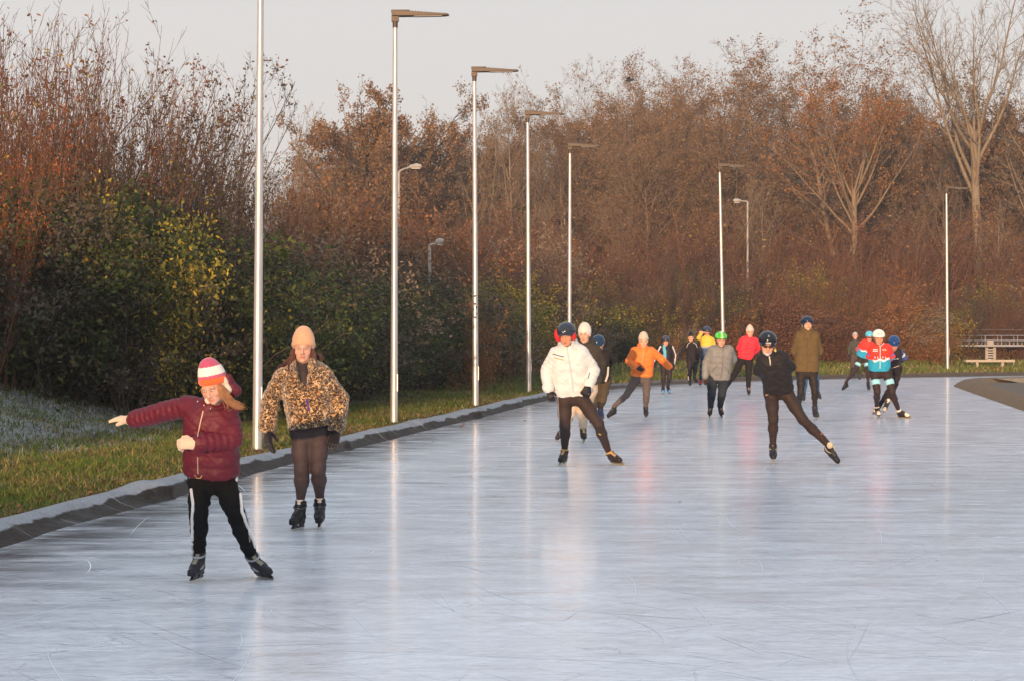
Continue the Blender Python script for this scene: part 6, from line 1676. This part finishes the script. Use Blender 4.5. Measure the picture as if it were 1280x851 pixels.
Person(dict(label="racer in red and blue jersey with white vented helmet and light blue thigh bands", near=1, s=1.03, stance=523, hs=1.0,
    j=dict(neck=(1100.3, 430, -.14), sha=(1090.5, 434.5, -.10), shb=(1111, 434.5, -.10), ela=(1086, 445, -.02), wra=(1092, 454, .18), elb=(1115.5, 445, -.02), wrb=(1108, 454, .18),
           hipa=(1093.5, 466, .08), hipb=(1108.5, 466, .08), kna=(1096.5, 489, -.06), knb=(1115, 489, -.06)),
    ft=dict(a=(1098.5, 522, -3), b=(1131, 522.3, 40)), head=(1099.5, 423.8, 0, -12, 0, -.30), skin=(.60, .28, .17),
    jacket=dict(name='jersey', hem=(1099.5, 461), cw=27, hw=26, th=.006, col=kit, fab='lycra', ru=.052), trousers=dict(name='tights', th=.001, col=tights, r=(.092, .060, .058, .037), end=.075),
    glove=BLK, hand={}, hat=dict(kind='helmet', vents=1, col=h15), sock=(.75, .68, .55), skate=dict(col=(.03, .022, .02), toe=(.7, .62, .5), speed=1, gold_tint=1, top=.05, cuffc=(.7, .62, .5)), extra=ex15))
Person(dict(label="second racer in red and blue jersey with a light blue helmet, leaning behind the first", near=2, s=1.0, stance=487.4, hs=1.0,
    j=dict(neck=(1086, 426, -.18), sha=(1077, 429, -.12), shb=(1091, 431, -.14), ela=(1071.5, 436, .02), wra=(1077, 440, .20), elb=(1092, 438, .04), wrb=(1086, 442, .2),
           hipa=(1075.5, 448.5, .10), hipb=(1083, 448.5, .10), kna=(1069.5, 461.5, 0), knb=(1085, 462.5, -.04)),
    ft=dict(a=(1056.5, 486.0, -50, -.05, -25), b=(1086, 487.4, 2)), head=(1087.3, 422, 0, -14, 0, -.30), skin=(.58, .27, .17),
    jacket=dict(name='jersey', hem=(1078, 444.5), cw=16.5, hw=15, th=.006, col=kit, fab='lycra'), trousers=dict(name='tights', th=.001, col=tights, r=(.090, .060, .056, .036)),
    glove=BLK, hand={}, hat=dict(kind='helmet', ears=0, col=(.10, .48, .62), shades=1), skate=dict(col=(.02, .02, .02), speed=1)))
def c16(V, s):
    C = np.tile(np.array((.03, .024, .026)), (len(V), 1)); S, E = s.J['shb'], s.J['elb']; ax = nrm(E - S); L = np.linalg.norm(E - S); t = (V - S) @ ax / L; o_ = np.linalg.norm(V - S - np.outer(t * L, ax), axis=1)
    on = (o_ < .09) & (t > -.2) & (t < 1.1); C[on] = (.06, .11, .33); C[on & (t > .35) & (t < .65)] = (.72, .70, .68); return C
Person(dict(label="low-crouching skater in a blue helmet with a white-striped blue sleeve", near=1, s=1.0, stance=518, hs=1.02,
    j=dict(neck=(1119, 436, -.30), sha=(1113, 441, -.22), shb=(1124, 439, -.20), ela=(1110, 450, -.1), wra=(1112, 456, .1), elb=(1131, 446, .0), wrb=(1123, 453, .22),
           hipa=(1112, 462, .18), hipb=(1122, 462, .18), kna=(1115, 482, -.05), knb=(1119, 480, 0)),
    ft=dict(a=(1091.5, 517.5, -18), b=(1104, 515, -14, -.15, -10)), head=(1118, 432.8, -5, -32, 0, -.45), skin=(.5, .25, .16),
    jacket=dict(name='race_top', hem=(1117.5, 460.5), cw=19, hw=17, th=.006, col=c16, fab='lycra'), trousers=dict(name='tights', th=.001, col=(.022, .016, .016)), glove=BLK, hand={},
    hat=dict(kind='helmet', ears=1, z=.95, col=(.008, .045, .16)), sock=(.7, .6, .45), skate=dict(col=(.03, .025, .02), gold_tint=1, speed=1, toe=(.55, .45, .3)),
    extra=lambda s: (s.strip('chest_stripe', [(1114, 449), (1118, 448.4), (1123, 447.6)], .010, (.6, .56, .5), step=1.5), s.strip('waist_stripe', [(1113, 460), (1118, 458.5), (1124, 456.5)], .007, (.6, .45, .3), step=1.5))))
# 17 grey-haired man
Person(dict(label="grey-haired person in dark jacket by the far rim, left of the racers", near=2, s=.93, D=72.5, hs=1.05, off_ice=False,
    j=dict(neck=(1069.3, 425.5, 0), sha=(1064.5, 428, 0), shb=(1074, 428, 0), ela=(1061, 435.5, .02), wra=(1061.5, 442, -.05), elb=(1077, 435, .02), wrb=(1076, 441, -.05),
           hipa=(1066.5, 445, .02), hipb=(1072, 445, .02), kna=(1065.5, 457, -.04), knb=(1073, 457, -.04)),
    ft=dict(a=(1064, 473.6, -10), b=(1075, 474, 8)), head=(1069.5, 420, 0, -3, 0, -.1), skin=(.62, .36, .25),
    jacket=dict(hem=(1069.5, 442.5), cw=12, hw=11, th=.014, col=(.065, .065, .05), fab='cotton'), trousers=dict(th=.010, col=(.085, .06, .05), fab='cotton'), glove=BLK, hand=dict(a=dict(dir=(0, 0, -1)), b=dict(dir=(0, 0, -1))),
    hat=dict(kind='hair', col=(.42, .38, .34)), skate=dict(col=(.06, .05, .045))))

# ------------------------------------------------------------------ small things
M_DRYLEAF = simple("dry_leaf", (.22, .08, .03), .8, 0, .3, 40)
for x, y, r in ((541, 552.5, .05), (577.5, 533, .055), (579, 530, .04), (656, 526, .04), (417, 590.5, .035), (849, 628, .035), (612, 517, .035)):
    D = F * CAMH / (y - HY); p = at(x, y, D); m = MB(); rr = random.Random(int(x)); pts = []
    for k in range(9):
        a = 2 * PI * k / 9; q = r * (1 if k % 2 else .62) * rr.uniform(.8, 1.15); pts.append((math.cos(a) * q, math.sin(a) * q * .8, .006 + .35 * abs(math.sin(a)) * q))
    n = len(pts); m.add([(0, 0, .004)] + pts, [(0, 1 + k, 1 + (k + 1) % n) for k in range(n)])
    where = {541: 'on the ice well right of the leopard coat', 577: 'on the ice in front of the third lamp post', 579: 'standing curled by the wet rim edge at the third lamp post', 656: 'on the ice left of the white jacket', 417: "just beside the leopard coat woman's shins", 849: 'on the open ice between the two foremost men', 612: 'against the foot of the rim near the fourth lamp post'}[int(x)]
    o = m.build("fallen_leaf", M_DRYLEAF, None, False, (p.x, D, .003)); o.rotation_euler = (0, 0, rr.uniform(0, 6)); tag(o, "small dry brown leaf lying " + where if x != 579 else "small dry brown leaf " + where, "leaf", "dry leaves on the ice")
# a bird high before the trees
p = at(787, 101.5, 62); m = MB(); m.tube([(-.22, 0, 0), (-.10, 0, .03), (.06, 0, .05), (.16, 0, .06), (.22, 0, .04)], [.01, .06, .075, .05, .012], 8)
br = empty("bird", tuple(p), "small dark bird above the treetops right of the fifth lamp post", "bird"); br.scale = (.6, .6, .6); m.build("body", M_DARKM, br, True)
for sg in (-1, 1):
    m = MB(); m.add([(.05, 0, .06), (-.06, 0, .06), (-.16, sg * .2, .16), (-.12, sg * .42, .10), (.0, sg * .22, .17)], [(0, 1, 2, 4), (4, 2, 3)]); m.build("wing", M_DARKM, br)
# ------------------------------------------------------------------ thin winter haze
def haze():
    m = MB(); m.box((0, 95, 14.5), (340, 270, 31.2))
    mt = bpy.data.materials.new("haze"); mt.use_nodes = True; n = mt.node_tree.nodes; n.clear()
    v = n.new('ShaderNodeVolumePrincipled'); v.inputs['Color'].default_value = (.86, .90, .98, 1); v.inputs['Density'].default_value = .0005; v.inputs['Anisotropy'].default_value = .2
    o = n.new('ShaderNodeOutputMaterial'); mt.node_tree.links.new(v.outputs[0], o.inputs['Volume'])
    ob = m.build("haze", mt); tag(ob, "thin pale winter haze filling the air over the rink", "haze", kind='stuff')
haze()
